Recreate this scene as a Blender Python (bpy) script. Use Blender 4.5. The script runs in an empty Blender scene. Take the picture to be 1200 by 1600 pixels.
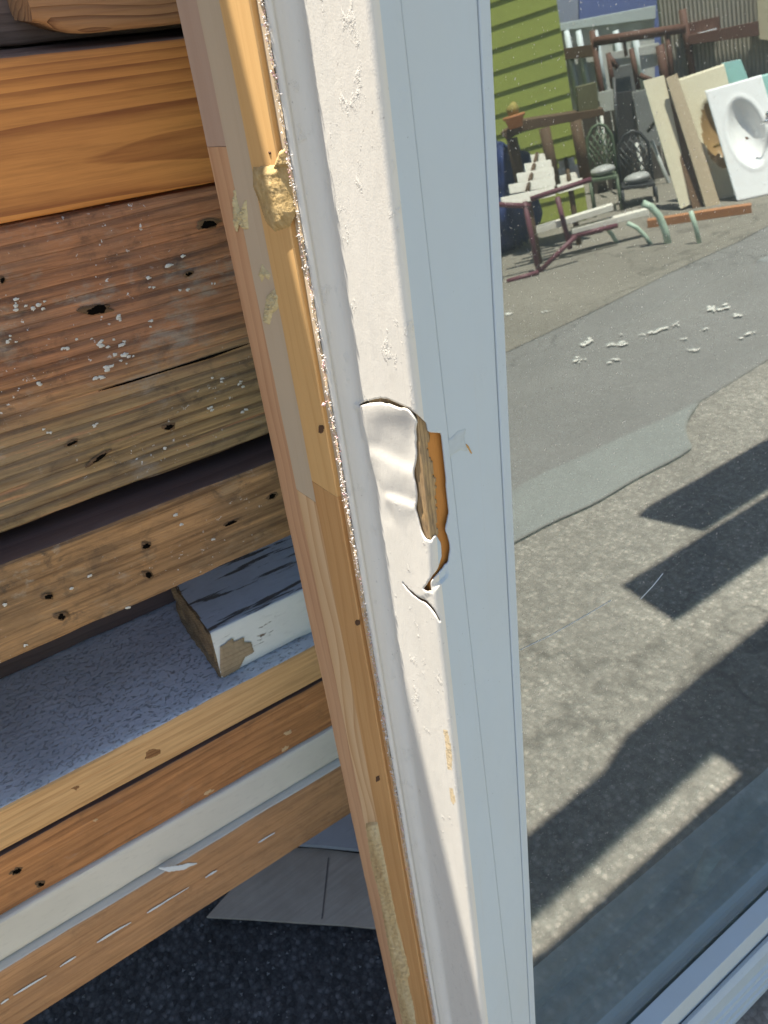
import bpy, bmesh, math, random
import numpy as np
from mathutils import Matrix, Vector, noise as mn
random.seed(7); rng = np.random.default_rng(7)
scene = bpy.context.scene
C = scene.collection

# ------------------------------------------------------------------ frames (measured from vanishing points)
FPX = 1202.0
nz = lambda v: v / np.linalg.norm(v)
DN = nz(np.array([300., 2100., FPX]))                       # down the window jamb, camera axes
HX = np.array([2250., -1010., FPX]); HX = nz(HX - DN * (HX @ DN))   # along the window, to the right
DP = np.cross(HX, DN); DP = DP if DP[2] > 0 else -DP        # into the window
DOWN = nz(DN + .09 * HX + .13 * DP)                         # true vertical
CAM_H = 1.55
UP = -DOWN
WX = nz(HX - (HX @ DOWN) * DOWN); WY = np.cross(UP, WX)
LZ = -nz(DOWN - (DOWN @ HX) * HX); LY = np.cross(LZ, HX); LY = LY if LY @ DP > 0 else -LY
def w3(c): return Vector((c @ WX, c @ WY, c @ UP + CAM_H))
def wdir(c): return Vector((c @ WX, c @ WY, c @ UP))
def ray(x, y): return nz(np.array([x - 600., y - 800., FPX]))
def frame(ax, ay, az):
    m = Matrix.Identity(4)
    for i, a in enumerate((ax, ay, az)):
        v = wdir(a)
        for j in range(3): m[j][i] = v[j]
    m.translation = Vector((0, 0, CAM_H)); return m
WM = frame(HX, DP, -DN)           # window frame: x right, y into window, z up the jamb (origin at the lens)
LM = frame(HX, LY, LZ)            # lumber frame
def w_front(px, py, Y):
    v = ray(px, py); p = v * Y / (v @ DP); return np.array([p @ HX, Y, -(p @ DN)])
def w_side(px, py, X):
    v = ray(px, py); p = v * X / (v @ HX); return np.array([X, p @ DP, -(p @ DN)])
def l_front(px, py, Y):
    v = ray(px, py); p = v * Y / (v @ LY); return np.array([p @ HX, Y, p @ LZ])
def l_top(px, py, Z):
    v = ray(px, py); p = v * Z / (v @ LZ); return np.array([p @ HX, p @ LY, Z])
def w_proj(x, y, zz):
    p = x * HX + y * DP - zz * DN; return p[0] / p[2] * FPX + 600, p[1] / p[2] * FPX + 800
def g_pt(px, py):                 # straight to the ground
    v = ray(px, py); return w3(v * CAM_H / (v @ DOWN))
YG = .378
MC = 2 * YG * DP
def refl(px, py):
    v = ray(px, py); return v - 2 * (v @ DP) * DP
def r_g(px, py):                  # ground point seen mirrored in the pane
    r = refl(px, py); t = (-CAM_H - MC @ UP) / (r @ UP); return w3(MC + r * t)
def r_v(px, py, G, back=0.):      # point on the upright plane through G that faces the pane
    o = w3(MC); r = wdir(refl(px, py)); n = Vector((G.x - o.x, G.y - o.y, 0)).normalized()
    return o + r * (((G - o).dot(n) + back) / r.dot(n))
def Z6(zx, zy): return 760 + zx / 2.7273, zy / 2.7273
SUN = nz(-.167 * HX + .145 * DP - .975 * DN)
SW = wdir(SUN)

# ------------------------------------------------------------------ camera, world, sun, exposure
cam = bpy.data.cameras.new('camera'); co = bpy.data.objects.new('camera', cam); C.objects.link(co)
cam.sensor_fit = 'VERTICAL'; cam.sensor_height = 36; cam.sensor_width = 27; cam.lens = 36 * FPX / 1600
cam.clip_start = .01; cam.clip_end = 2000
cm = Matrix.Identity(4)
for i, a in enumerate((np.array([1., 0, 0]), np.array([0, -1., 0]), np.array([0, 0, -1.]))):
    v = wdir(a)
    for j in range(3): cm[j][i] = v[j]
cm.translation = (0, 0, CAM_H); co.matrix_world = cm
scene.camera = co
cam.dof.use_dof = True; cam.dof.focus_distance = .56; cam.dof.aperture_fstop = 19
scene.render.resolution_x = 768; scene.render.resolution_y = 1024
world = bpy.data.worlds.new('World'); scene.world = world; world.use_nodes = True
wn = world.node_tree.nodes; wl = world.node_tree.links
sky = wn.new('ShaderNodeTexSky'); sky.sky_type = 'NISHITA'; sky.sun_disc = False
sky.sun_elevation = math.asin(SW.z); sky.sun_rotation = math.atan2(SW.x, SW.y)
sky.altitude = 50; sky.air_density = 1.0; sky.dust_density = 1.2; sky.ozone_density = 1.0
wl.new(sky.outputs[0], wn['Background'].inputs[0]); wn['Background'].inputs[1].default_value = .075
sd = bpy.data.lights.new('sun', 'SUN'); sd.energy = 5.0; sd.angle = math.radians(.53); sd.color = (1, .93, .83)
so = bpy.data.objects.new('sun', sd); C.objects.link(so)
so.rotation_euler = SW.to_track_quat('Z', 'Y').to_euler(); so.location = SW * 20
vs = scene.view_settings
vs.view_transform = 'Standard'; vs.look = 'None'; vs.gamma = 1; vs.use_curve_mapping = False; vs.exposure = 1.95
scene.cycles.max_bounces = 8; scene.cycles.transparent_max_bounces = 12

# ------------------------------------------------------------------ material helpers
class G:
    def __init__(s, name):
        s.m = bpy.data.materials.new(name); s.m.use_nodes = True
        s.t = s.m.node_tree; s.b = s.t.nodes['Principled BSDF']; s._obj = None
    def node(s, typ, ins=None, **props):
        n = s.t.nodes.new(typ)
        for k, v in props.items(): setattr(n, k, v)
        for k, v in (ins or {}).items(): s.set(n.inputs[k], v)
        return n
    def set(s, inp, v):
        if isinstance(v, bpy.types.NodeSocket): s.t.links.new(v, inp)
        elif isinstance(v, (tuple, list)) and len(v) == 3 and inp.type == 'RGBA': inp.default_value = (*v, 1)
        else: inp.default_value = v
    def obj(s):
        if s._obj is None: s._obj = s.node('ShaderNodeTexCoord').outputs['Object']
        return s._obj
    def map(s, scale=(1, 1, 1), loc=(0, 0, 0), rot=(0, 0, 0), vec=None):
        return s.node('ShaderNodeMapping', {'Vector': vec or s.obj(), 'Scale': scale, 'Location': loc, 'Rotation': rot}).outputs[0]
    def noise(s, vec, scale=5, detail=4, rough=.55, dist=0.):
        return s.node('ShaderNodeTexNoise', {'Vector': vec, 'Scale': scale, 'Detail': detail, 'Roughness': rough, 'Distortion': dist}).outputs[0]
    def voro(s, vec, scale, out='Distance', feature='F1', rnd=1.):
        return s.node('ShaderNodeTexVoronoi', {'Vector': vec, 'Scale': scale, 'Randomness': rnd}, feature=feature).outputs[out]
    def ramp(s, fac, stops, interp='LINEAR'):
        n = s.node('ShaderNodeValToRGB', {'Fac': fac}); n.color_ramp.interpolation = interp; e = n.color_ramp.elements
        while len(e) < len(stops): e.new(.5)
        for i, (p, c) in enumerate(stops):
            e[i].position = p; c = (c, c, c) if isinstance(c, (int, float)) else c; e[i].color = (*c, 1)
        return n.outputs[0]
    def mix(s, fac, a, b, blend='MIX'):
        n = s.node('ShaderNodeMix', data_type='RGBA', blend_type=blend); s.set(n.inputs[0], fac); s.set(n.inputs[6], a); s.set(n.inputs[7], b); return n.outputs[2]
    def math(s, op, a, b=0., clamp=False):
        n = s.node('ShaderNodeMath', operation=op, use_clamp=clamp); s.set(n.inputs[0], a); s.set(n.inputs[1], b); return n.outputs[0]
    def sep(s, vec=None):
        return s.node('ShaderNodeSeparateXYZ', {0: vec or s.obj()}).outputs
    def comb(s, x, y, z): return s.node('ShaderNodeCombineXYZ', {0: x, 1: y, 2: z}).outputs[0]
    def bump(s, h, strength=.5, dist=.001, normal=None):
        i = {'Height': h, 'Strength': strength, 'Distance': dist}
        if normal: i['Normal'] = normal
        return s.node('ShaderNodeBump', i).outputs[0]
    def done(s, col=None, rough=.6, nrm=None, metal=0., spec=.5, **kw):
        if col is not None: s.set(s.b.inputs['Base Color'], col)
        s.set(s.b.inputs['Roughness'], rough); s.b.inputs['Metallic'].default_value = metal
        s.b.inputs['Specular IOR Level'].default_value = spec
        if nrm: s.set(s.b.inputs['Normal'], nrm)
        for k, v in kw.items(): s.set(s.b.inputs[k], v)
        return s.m

def plain(name, col, rough=.6, metal=0., var=.15, scale=20, bump=0., spec=.4):
    g = G(name); v = g.obj(); f = g.noise(v, scale, 5, .6)
    c = g.mix(f, tuple(x * (1 - var) for x in col), tuple(min(1, x * (1 + var)) for x in col))
    return g.done(c, rough, g.bump(f, bump, .002) if bump else None, metal, spec)

def wood(name, light, dark, axis='x', ring=.012, ringamt=.6, contrast=1., fibre=.35, rough=.62, seed=0., bumpd=.0006, warp=.02,
         cathedral=None, stain=None, stainamt=.0, stainscale=6, stain2=None, ringbump=0., fleck=0., spec=.3, profile='SAW', grime=0., streak=0., zstain=None):
    """grain runs along the object's x or z axis; object space is metres"""
    g = G(name); o = g.map(loc=(seed, seed * .37, seed * .71))
    X, Y, Z = g.sep(o)
    if axis == 'z': X, Z = Z, X
    # slow warp of the grain
    wv = g.noise(g.comb(g.math('MULTIPLY', X, 2.2), g.math('MULTIPLY', Y, 7.), g.math('MULTIPLY', Z, 9.)), 1., 3, .5)
    wv = g.math('MULTIPLY', g.math('SUBTRACT', wv, .5), warp * 2)
    if cathedral:
        zc, xc, a, b = cathedral; X_ = g.math('SUBTRACT', X, xc)
        dz = g.math('SUBTRACT', Z, zc)
        q = g.math('MULTIPLY', g.math('MULTIPLY', dz, dz), a)
        q = g.math('ADD', q, g.math('MULTIPLY', X_, b))
        pos = g.math('ADD', q, wv)
    else:
        pos = g.math('ADD', g.math('ADD', Z, g.math('MULTIPLY', Y, .6)), wv)
    fr = g.math('FRACT', g.math('DIVIDE', pos, ring))
    rp = g.ramp(fr, [(0, 0.), (.62, .35), (.9, 1.), (.97, 1.), (1., 0.)]) if profile == 'SAW' else g.ramp(fr, [(0, 0.), (.5, 1.), (1., 0.)])
    rv = g.noise(g.comb(g.math('MULTIPLY', X, 1.), Y, g.math('MULTIPLY', Z, 30.)), 1.5, 2, .5)
    rp = g.math('MULTIPLY', rp, g.ramp(rv, [(.3, .45), (.7, 1.)]))
    fb = g.noise(g.comb(g.math('MULTIPLY', X, 14.), g.math('MULTIPLY', Y, 500.), g.math('MULTIPLY', Z, 500.)), 1., 4, .6)
    fb2 = g.noise(g.comb(g.math('MULTIPLY', X, 4.), g.math('MULTIPLY', Y, 60.), g.math('MULTIPLY', Z, 60.)), 1., 4, .6)
    fac = g.math('ADD', g.math('MULTIPLY', rp, ringamt), g.math('MULTIPLY', g.math('SUBTRACT', fb2, .5), .9))
    fac = g.math('ADD', fac, g.math('MULTIPLY', g.math('SUBTRACT', fb, .5), fibre * 1.6), clamp=True)
    mid = tuple((a * .62 + b * .38) for a, b in zip(light, dark))
    col = g.ramp(fac, [(0, light), (.35, mid), (1., dark)])
    big = g.noise(o, 5., 3, .5)
    col = g.mix(g.ramp(big, [(.35, 0.), (.7, .35 * contrast)]), col, tuple(x * .55 for x in mid), 'MIX')
    if zstain:
        zn = g.noise(g.comb(g.math('MULTIPLY', X, 5.), Y, g.math('MULTIPLY', Z, 9.)), 1.6, 6, .65)
        zz_ = g.math('ADD', g.math('SUBTRACT', Z, seed * .71), g.math('MULTIPLY', g.math('SUBTRACT', zn, .5), .11))
        zm = g.node('ShaderNodeMapRange', {0: zz_, 1: zstain[0], 2: zstain[1], 3: 0., 4: zstain[3]}).outputs[0]
        col = g.mix(zm, col, g.ramp(fac, [(0, zstain[2]), (.4, tuple(x * .55 for x in zstain[2])), (1., tuple(x * .25 for x in zstain[2]))]))
    if stain:
        sn = g.noise(g.comb(g.math('MULTIPLY', X, .8), Y, g.math('MULTIPLY', Z, 1.6)), stainscale, 6, .68)
        col = g.mix(g.ramp(sn, [(.5 - stainamt * .3, 0.), (.62, stainamt)]), col, stain)
    if stain2:
        sn2 = g.noise(g.map((1., 1, 1.6), (3.1, .2, 7.)), stainscale * 1.7, 6, .7)
        col = g.mix(g.ramp(sn2, [(.56, 0.), (.66, .75)]), col, stain2)
    if streak:
        st = g.noise(g.comb(g.math('MULTIPLY', X, 9.), g.math('MULTIPLY', Y, 90.), g.math('MULTIPLY', Z, 170.)), 1., 5, .65)
        col = g.mix(g.ramp(st, [(.48, 0.), (.66, streak)]), col, tuple(x * .35 for x in dark))
        col = g.mix(g.ramp(st, [(.30, streak * .7), (.42, 0.)]), col, tuple(min(1, x * 1.5) for x in light))
    if grime:
        gr = g.noise(g.map((1, 1, 1.4), (seed, 8, 3)), 38, 7, .72, .4); gr2 = g.noise(g.map((.7, 1, 1.3), (3, seed, 3)), 13, 5, .65)
        col = g.mix(g.math('MULTIPLY', g.ramp(gr, [(.5, 0.), (.64, 1.)]), g.ramp(gr2, [(.4, 0.), (.6, grime)])), col, (.045, .036, .028))
        col = g.mix(g.math('MULTIPLY', g.ramp(gr, [(.33, 1.), (.43, 0.)]), g.ramp(gr2, [(.45, 0.), (.65, grime * .75)])), col, (.40, .36, .29))
    if fleck:
        fn = g.noise(g.map((1, 1, 1), (9, 9, 9)), 170, 3, .7); fm = g.noise(g.map((1, 1, 1), (2, 5, 1)), 9, 3, .6)
        ff = g.math('MULTIPLY', g.ramp(fn, [(.64, 0.), (.68, 1.)]), g.ramp(fm, [(.5, 0.), (.6, fleck)]))
        col = g.mix(ff, col, (.62, .6, .55))
    h = g.math('ADD', g.math('MULTIPLY', fb, .6), g.math('MULTIPLY', rp, -ringbump))
    h = g.math('ADD', h, g.math('MULTIPLY', fb2, .8))
    return g.done(col, g.ramp(fb2, [(.2, rough - .1), (.8, rough + .15)]), g.bump(h, .8, bumpd), spec=spec)

def painted(name, col, under, peel=.3, scale=25, rough=.55, stretch=(.25, 1, 1), dirt=.3, relief=.0012, seed=0.):
    g = G(name); v = g.map(stretch, (seed, seed, seed))
    a = g.noise(v, scale, 6, .66, .3); b = g.noise(g.map((.3, 1, 1), (4, 4, seed)), 160, 4, .65); c = g.noise(g.map((1, 1, 1), (seed, 3, 1)), 6, 4, .6)
    pe = g.ramp(a, [(.5 + (.5 - peel) * .5, 0.), (.5 + (.5 - peel) * .5 + .025, 1.)])
    base = g.mix(g.ramp(c, [(.35, 0.), (.75, dirt)]), col, tuple(x * .45 for x in col))
    base = g.mix(g.ramp(b, [(.55, 0.), (.7, .4 * dirt + .1)]), base, tuple(x * .5 for x in col))
    cc = g.mix(pe, base, under)
    h = g.math('ADD', g.math('MULTIPLY', pe, -1.), g.math('MULTIPLY', b, .5))
    return g.done(cc, rough, g.bump(h, .8, relief), spec=.35)

def vinyl(name, tint=(.55, .525, .465), relief=1., grime=1.):
    g = G(name); o = g.obj()
    fine = g.noise(o, 900, 3, .6); med = g.noise(g.map((1, 1, .35)), 130, 5, .6); blob = g.noise(g.map((1, 1, .6), (1, 2, 3)), 70, 6, .7)
    lump = g.ramp(blob, [(.6, 0.), (.68, 1.)])
    scr = g.noise(g.map((900, 900, 3.)), 1., 2, .5)
    spk = g.ramp(g.noise(g.map((1, 1, .7), (7, 7, 7)), 420, 2, .6), [(.70, 0.), (.74, 1.)])
    spk = g.math('MULTIPLY', spk, g.ramp(g.noise(o, 14, 3, .6), [(.42, 0.), (.62, 1.)]))
    big = g.noise(g.map((1, 1, .3), (5, 0, 0)), 22, 4, .6)
    col = g.mix(g.ramp(big, [(.35, 0.), (.75, .22 * grime)]), tint, (.40, .38, .32))
    col = g.mix(g.math('MULTIPLY', spk, .75 * grime), col, (.16, .15, .14))
    col = g.mix(g.math('MULTIPLY', g.ramp(scr, [(.66, 0.), (.72, 1.)]), .22 * grime), col, (.4, .39, .36))
    h = g.math('ADD', g.math('MULTIPLY', fine, .12), g.math('MULTIPLY', med, .45))
    h = g.math('ADD', h, g.math('MULTIPLY', lump, .5)); h = g.math('ADD', h, g.math('MULTIPLY', spk, .35))
    return g.done(col, g.ramp(med, [(.3, .6), (.7, .8)]), g.bump(h, .6 * relief, .0014), spec=.22)

MAT = {}
MAT['vinyl'] = vinyl('weathered_white_vinyl')
MAT['vinyl_shade_blue'] = vinyl('white_vinyl_shade_tinted', (.40, .452, .478), .3, .8)  # same white vinyl with the blue sky shade put into its colour
MAT['vinyl_brown'] = plain('brown_vinyl_core', (.30, .115, .035), .5, var=.25, scale=200)
def tan(name, a, b, **k): return wood(name, a, b, 'z', **k)
MAT['strip_tan'] = tan('grey_tan_pine', (.50, .40, .27), (.40, .30, .19), ring=.02, ringamt=.25, contrast=.25, fibre=.2, seed=1.3, bumpd=.0003)
MAT['strip_pink'] = tan('pinkish_pine', (.44, .31, .22), (.36, .23, .15), ring=.02, ringamt=.2, contrast=.25, fibre=.2, seed=2.3, bumpd=.0003)
MAT['strip_red'] = tan('red_grained_pine', (.54, .32, .17), (.36, .17, .08), ring=.009, ringamt=.75, contrast=.3, fibre=.3, seed=3.1, bumpd=.0003)
MAT['strip_orange'] = tan('orange_pine', (.62, .38, .15), (.48, .255, .08), ring=.007, ringamt=.5, contrast=.3, fibre=.4, seed=4.4, bumpd=.0004)
MAT['strip_amber'] = tan('amber_pine', (.55, .31, .12), (.40, .19, .06), ring=.012, ringamt=.7, contrast=.6, fibre=.5, seed=5.2, bumpd=.0004)
MAT['strip_pale'] = tan('pale_grained_pine', (.64, .44, .24), (.46, .25, .10), ring=.012, ringamt=.8, contrast=.3, fibre=.3, seed=6.9, bumpd=.0003, warp=.03)
MAT['foam'] = None
g = G('yellow_foam'); f1 = g.noise(g.obj(), 160, 5, .65); f2 = g.noise(g.map(loc=(3, 1, 2)), 480, 3, .6)
MAT['foam'] = g.done(g.ramp(f1, [(.3, (.32, .22, .09)), (.55, (.44, .32, .15)), (.8, (.50, .41, .23))]), .75, g.bump(g.math('ADD', f1, g.math('MULTIPLY', f2, .4)), .8, .0012), spec=.08)
MAT['glue'] = plain('yellow_glue_residue', (.52, .43, .23), .9, var=.3, scale=240, bump=.8)
MAT['core_orange'] = wood('split_orange_core', (.46, .19, .04), (.34, .12, .022), 'z', ring=.006, ringamt=.3, fibre=.4, seed=8., bumpd=.0004)
MAT['core_weathered'] = wood('splintered_grey_brown_core', (.42, .28, .13), (.11, .062, .026), 'z', ring=.0025, ringamt=.7, fibre=1.0, seed=9.1, bumpd=.0016, warp=.012, stain=(.16, .12, .08), stainamt=.5, stainscale=90)
MAT['shave_white'] = plain('white_plastic_shavings', (.54, .505, .47), 1., var=.05, scale=300, spec=.1)
MAT['shave_pink'] = plain('pink_plastic_shavings', (.56, .36, .36), .95, var=.2, scale=300, spec=.1)
MAT['shave_grey'] = plain('grey_plastic_shavings', (.27, .22, .25), .6, var=.2, scale=300)

# ------------------------------------------------------------------ object helpers
def link(name, me, parent=None, mw=None):
    o = bpy.data.objects.new(name, me); C.objects.link(o)
    if parent is not None: o.parent = parent
    if mw is not None: o.matrix_world = mw
    return o
def mk(name, verts, faces, mats, parent=None, mw=None, smooth=False, fm=None):
    me = bpy.data.meshes.new(name)
    me.from_pydata([tuple(map(float, v)) for v in verts], [], [tuple(map(int, f)) for f in faces])
    for m in (mats if isinstance(mats, (list, tuple)) else [mats]): me.materials.append(m)
    if fm is not None: me.polygons.foreach_set('material_index', np.array(fm, dtype=np.int32))
    if smooth: me.polygons.foreach_set('use_smooth', np.ones(len(me.polygons), dtype=bool))
    me.update(); return link(name, me, parent, mw)
def tag(o, label, cat, group=None):
    o['label'] = label; o['category'] = cat
    if group: o['group'] = group
    return o
def struct(o): o['kind'] = 'structure'; return o
def root(name, label, cat, mw, group=None):
    o = bpy.data.objects.new(name, None); C.objects.link(o); o.matrix_world = mw; o.empty_display_size = .05
    return tag(o, label, cat, group)
BOXF = [(0, 3, 2, 1), (4, 5, 6, 7), (0, 1, 5, 4), (1, 2, 6, 5), (2, 3, 7, 6), (3, 0, 4, 7)]
def boxv(x0, x1, y0, y1, z0, z1): return [(x0, y0, z0), (x1, y0, z0), (x1, y1, z0), (x0, y1, z0), (x0, y0, z1), (x1, y0, z1), (x1, y1, z1), (x0, y1, z1)]
def bevel(o, w=.002, seg=2):
    m = o.modifiers.new('bevel', 'BEVEL'); m.width = w; m.segments = seg; m.limit_method = 'ANGLE'; return o
def box(name, x0, x1, y0, y1, z0, z1, mat, parent=None, mw=None, bv=.001):
    o = mk(name, boxv(x0, x1, y0, y1, z0, z1), BOXF, mat, parent, mw)
    if bv: bevel(o, bv)
    return o
def tube_data(pts, r, seg=8, closed_ends=True):
    pts = [Vector(p) for p in pts]; vs_, fs = [], []
    rr = r if isinstance(r, (list, tuple)) else [r] * len(pts)
    for i, p in enumerate(pts):
        t = (pts[min(i + 1, len(pts) - 1)] - pts[max(i - 1, 0)]).normalized()
        a = t.orthogonal() if i == 0 else (prev - t * prev.dot(t))
        a.normalize(); prev = a.copy(); b = t.cross(a)
        for k in range(seg):
            th = 2 * math.pi * k / seg; vs_.append(p + (a * math.cos(th) + b * math.sin(th)) * rr[i])
    for i in range(len(pts) - 1):
        for k in range(seg):
            fs.append((i * seg + k, i * seg + (k + 1) % seg, (i + 1) * seg + (k + 1) % seg, (i + 1) * seg + k))
    if closed_ends:
        fs.append(tuple(range(seg))[::-1]); fs.append(tuple((len(pts) - 1) * seg + k for k in range(seg)))
    return vs_, fs
def tube(name, pts, r, mat, parent=None, mw=None, seg=8):
    v, f = tube_data(pts, r, seg); return mk(name, v, f, mat, parent, mw, True)
def slab(name, quad, thick, mat, parent=None, mw=None, bv=.003, n=None):
    """polygon of points in space given a real thickness along its normal"""
    q = [Vector(p) for p in quad]
    if n is None: n = (q[1] - q[0]).cross(q[2] - q[0]).normalized()
    k = len(q); v = q + [p + n * thick for p in q]
    f = [tuple(range(k))[::-1], tuple(range(k, 2 * k))] + [(i, (i + 1) % k, (i + 1) % k + k, i + k) for i in range(k)]
    o = mk(name, v, f, mat, parent, mw)
    bm = bmesh.new(); bm.from_mesh(o.data); bmesh.ops.recalc_face_normals(bm, faces=bm.faces); bm.to_mesh(o.data); bm.free()
    if bv: bevel(o, bv)
    return o
def inpoly(P, poly):
    P = np.asarray(P, float); x, y = P[:, 0], P[:, 1]; r = np.zeros(len(P), bool); n = len(poly)
    for i in range(n):
        (x1, y1), (x2, y2) = poly[i], poly[(i + 1) % n]
        c = (y1 > y) != (y2 > y)
        with np.errstate(divide='ignore', invalid='ignore'): xi = (x2 - x1) * (y - y1) / (y2 - y1 + 1e-12) + x1
        r ^= c & (x < xi)
    return r
def edgedist(P, poly):
    P = np.asarray(P, float); d = np.full(len(P), 1e9); n = len(poly)
    for i in range(n):
        a = np.array(poly[i], float); b = np.array(poly[(i + 1) % n], float); ab = b - a
        t = np.clip(((P - a) @ ab) / (ab @ ab + 1e-12), 0, 1)
        d = np.minimum(d, np.linalg.norm(P - (a + t[:, None] * ab), axis=1))
    return d
def patch(name, poly, to3d, mat, parent, height=.001, edge=5., step=2., rough=.5, ns=.12, off=(0, 0, 0), jitter=0., sink=.0002):
    """a raised crust with a ragged outline lying on a surface; poly in photo pixels only to trace its outline"""
    poly = [(x + random.uniform(-jitter, jitter), y + random.uniform(-jitter, jitter)) for x, y in poly]
    xs = [p[0] for p in poly]; ys = [p[1] for p in poly]
    gx = np.arange(min(xs) - step, max(xs) + 2 * step, step); gy = np.arange(min(ys) - step, max(ys) + 2 * step, step)
    PX, PY = np.meshgrid(gx, gy); P = np.stack([PX.ravel(), PY.ravel()], 1)
    ins = inpoly(P, poly); ed = edgedist(P, poly); nx = len(gx)
    hh = np.array([mn.noise(Vector((p[0] * ns, p[1] * ns, 3.3))) for p in P]); h2 = np.array([mn.noise(Vector((p[0] * ns * 3, p[1] * ns * 3, 1.1))) for p in P])
    hgt = np.where(ins, height * np.clip(ed / edge, 0, 1) ** .6 * (1 + rough * hh + rough * .5 * h2), 0.) - sink * (~ins)
    keep = ins.reshape(len(gy), nx); idx = {}; V = []; Fa = []
    def vid(j, i):
        k = j * nx + i
        if k not in idx: idx[k] = len(V); V.append(np.array(to3d(P[k][0], P[k][1], hgt[k])) - np.array(off))
        return idx[k]
    for j in range(len(gy) - 1):
        for i in range(nx - 1):
            if keep[j, i] or keep[j + 1, i] or keep[j, i + 1] or keep[j + 1, i + 1]:
                Fa.append((vid(j, i), vid(j, i + 1), vid(j + 1, i + 1), vid(j + 1, i)))
    return mk(name, V, Fa, mat, parent, None, True)
def disc_poly(cx, cy, rx, ry, rot=0., n=11, jag=.3):
    out = []
    for k in range(n):
        t = 2 * math.pi * k / n; s = 1 + random.uniform(-jag, jag); x, y = rx * s * math.cos(t), ry * s * math.sin(t)
        out.append((cx + x * math.cos(rot) - y * math.sin(rot), cy + x * math.sin(rot) + y * math.cos(rot)))
    return out

# ------------------------------------------------------------------ GROUND
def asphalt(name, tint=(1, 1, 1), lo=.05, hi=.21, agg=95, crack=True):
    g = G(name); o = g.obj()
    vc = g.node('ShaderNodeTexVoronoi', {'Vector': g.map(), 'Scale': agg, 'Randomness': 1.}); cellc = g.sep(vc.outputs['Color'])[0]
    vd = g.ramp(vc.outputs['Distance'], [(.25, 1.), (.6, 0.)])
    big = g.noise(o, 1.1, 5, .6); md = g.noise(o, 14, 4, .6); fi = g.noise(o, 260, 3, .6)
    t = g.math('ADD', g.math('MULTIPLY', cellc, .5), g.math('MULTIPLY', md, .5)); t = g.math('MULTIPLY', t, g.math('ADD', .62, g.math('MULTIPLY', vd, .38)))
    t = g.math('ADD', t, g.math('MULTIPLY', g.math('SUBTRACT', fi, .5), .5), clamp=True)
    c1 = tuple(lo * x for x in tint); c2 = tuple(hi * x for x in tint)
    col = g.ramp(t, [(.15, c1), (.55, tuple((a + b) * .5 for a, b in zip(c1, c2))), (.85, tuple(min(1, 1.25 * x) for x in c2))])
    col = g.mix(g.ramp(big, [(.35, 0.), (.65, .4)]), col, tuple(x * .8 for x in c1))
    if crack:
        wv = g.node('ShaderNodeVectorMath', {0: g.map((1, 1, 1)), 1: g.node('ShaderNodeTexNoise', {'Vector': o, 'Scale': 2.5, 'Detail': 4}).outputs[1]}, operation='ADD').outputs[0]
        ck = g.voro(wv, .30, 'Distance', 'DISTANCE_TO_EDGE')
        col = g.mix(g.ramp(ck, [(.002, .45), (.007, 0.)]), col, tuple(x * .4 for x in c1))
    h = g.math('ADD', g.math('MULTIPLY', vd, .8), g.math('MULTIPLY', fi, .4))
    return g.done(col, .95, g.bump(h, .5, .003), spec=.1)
MAT['asphalt'] = asphalt('coarse_tan_grey_asphalt', (1.09, 1.0, .85), .16, .40, 70)
MAT['road'] = asphalt('smooth_grey_asphalt', (1.04, 1., .92), .17, .27, 160)
MAT['apron'] = asphalt('dusty_tan_pavement', (1.1, 1., .82), .16, .31, 120)
MAT['concrete'] = asphalt('pale_grey_green_concrete', (1., 1.02, .94), .21, .32, 220)
MAT['shaded_asphalt'] = asphalt('asphalt_darkened_for_shade', (1., 1., 1.), .026, .11, 95, False)  # asphalt under the stack, its colour darkened to deepen the shade there
struct(mk('ground', [(-150, -150, 0), (150, -150, 0), (150, 150, 0), (-150, 150, 0)], [(0, 1, 2, 3)], MAT['shaded_asphalt']))
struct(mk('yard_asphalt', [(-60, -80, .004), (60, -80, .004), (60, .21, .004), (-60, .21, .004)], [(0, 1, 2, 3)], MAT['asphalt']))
def sheet(name, pts, z, mat): return struct(mk(name, [(p[0], p[1], z) for p in pts], [tuple(range(len(pts)))], mat))
def rag(a, b, n=26, amp=.03):
    a = Vector(a); b = Vector(b); d = (b - a); nrm = Vector((-d.y, d.x)).normalized(); out = []
    for i in range(n):
        p = a + d * (i / (n - 1)); out.append(p + nrm * amp * mn.noise(Vector((p.x * 3.1, p.y * 2.7, .4))) * 2)
    return out
sheet('road', rag((-30, -1.75), (2.74, -1.42), 40, .05) + rag((2.74, -1.42), (40, -1.3), 60, .04) + rag((40, -2.75), (-30, -3.45), 90, .05), .008, MAT['road'])
sheet('pavement', rag((-30, -3.40), (40, -2.70), 90, .05) + [Vector((40, -60)), Vector((-30, -60))], .012, MAT['apron'])
sheet('concrete_patch', rag((.4, -1.35), (1.45, -1.247), 12, .03) + rag((1.45, -1.247), (2.343, -1.162), 14, .03) + rag((2.36, -1.17), (2.737, -1.406), 8, .03) + rag((2.7, -1.42), (.4, -1.75), 22, .03), .015, MAT['concrete'])
MAT['paint_white'] = plain('worn_white_paint', (.58, .56, .50), .8, var=.2, scale=60)
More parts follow.
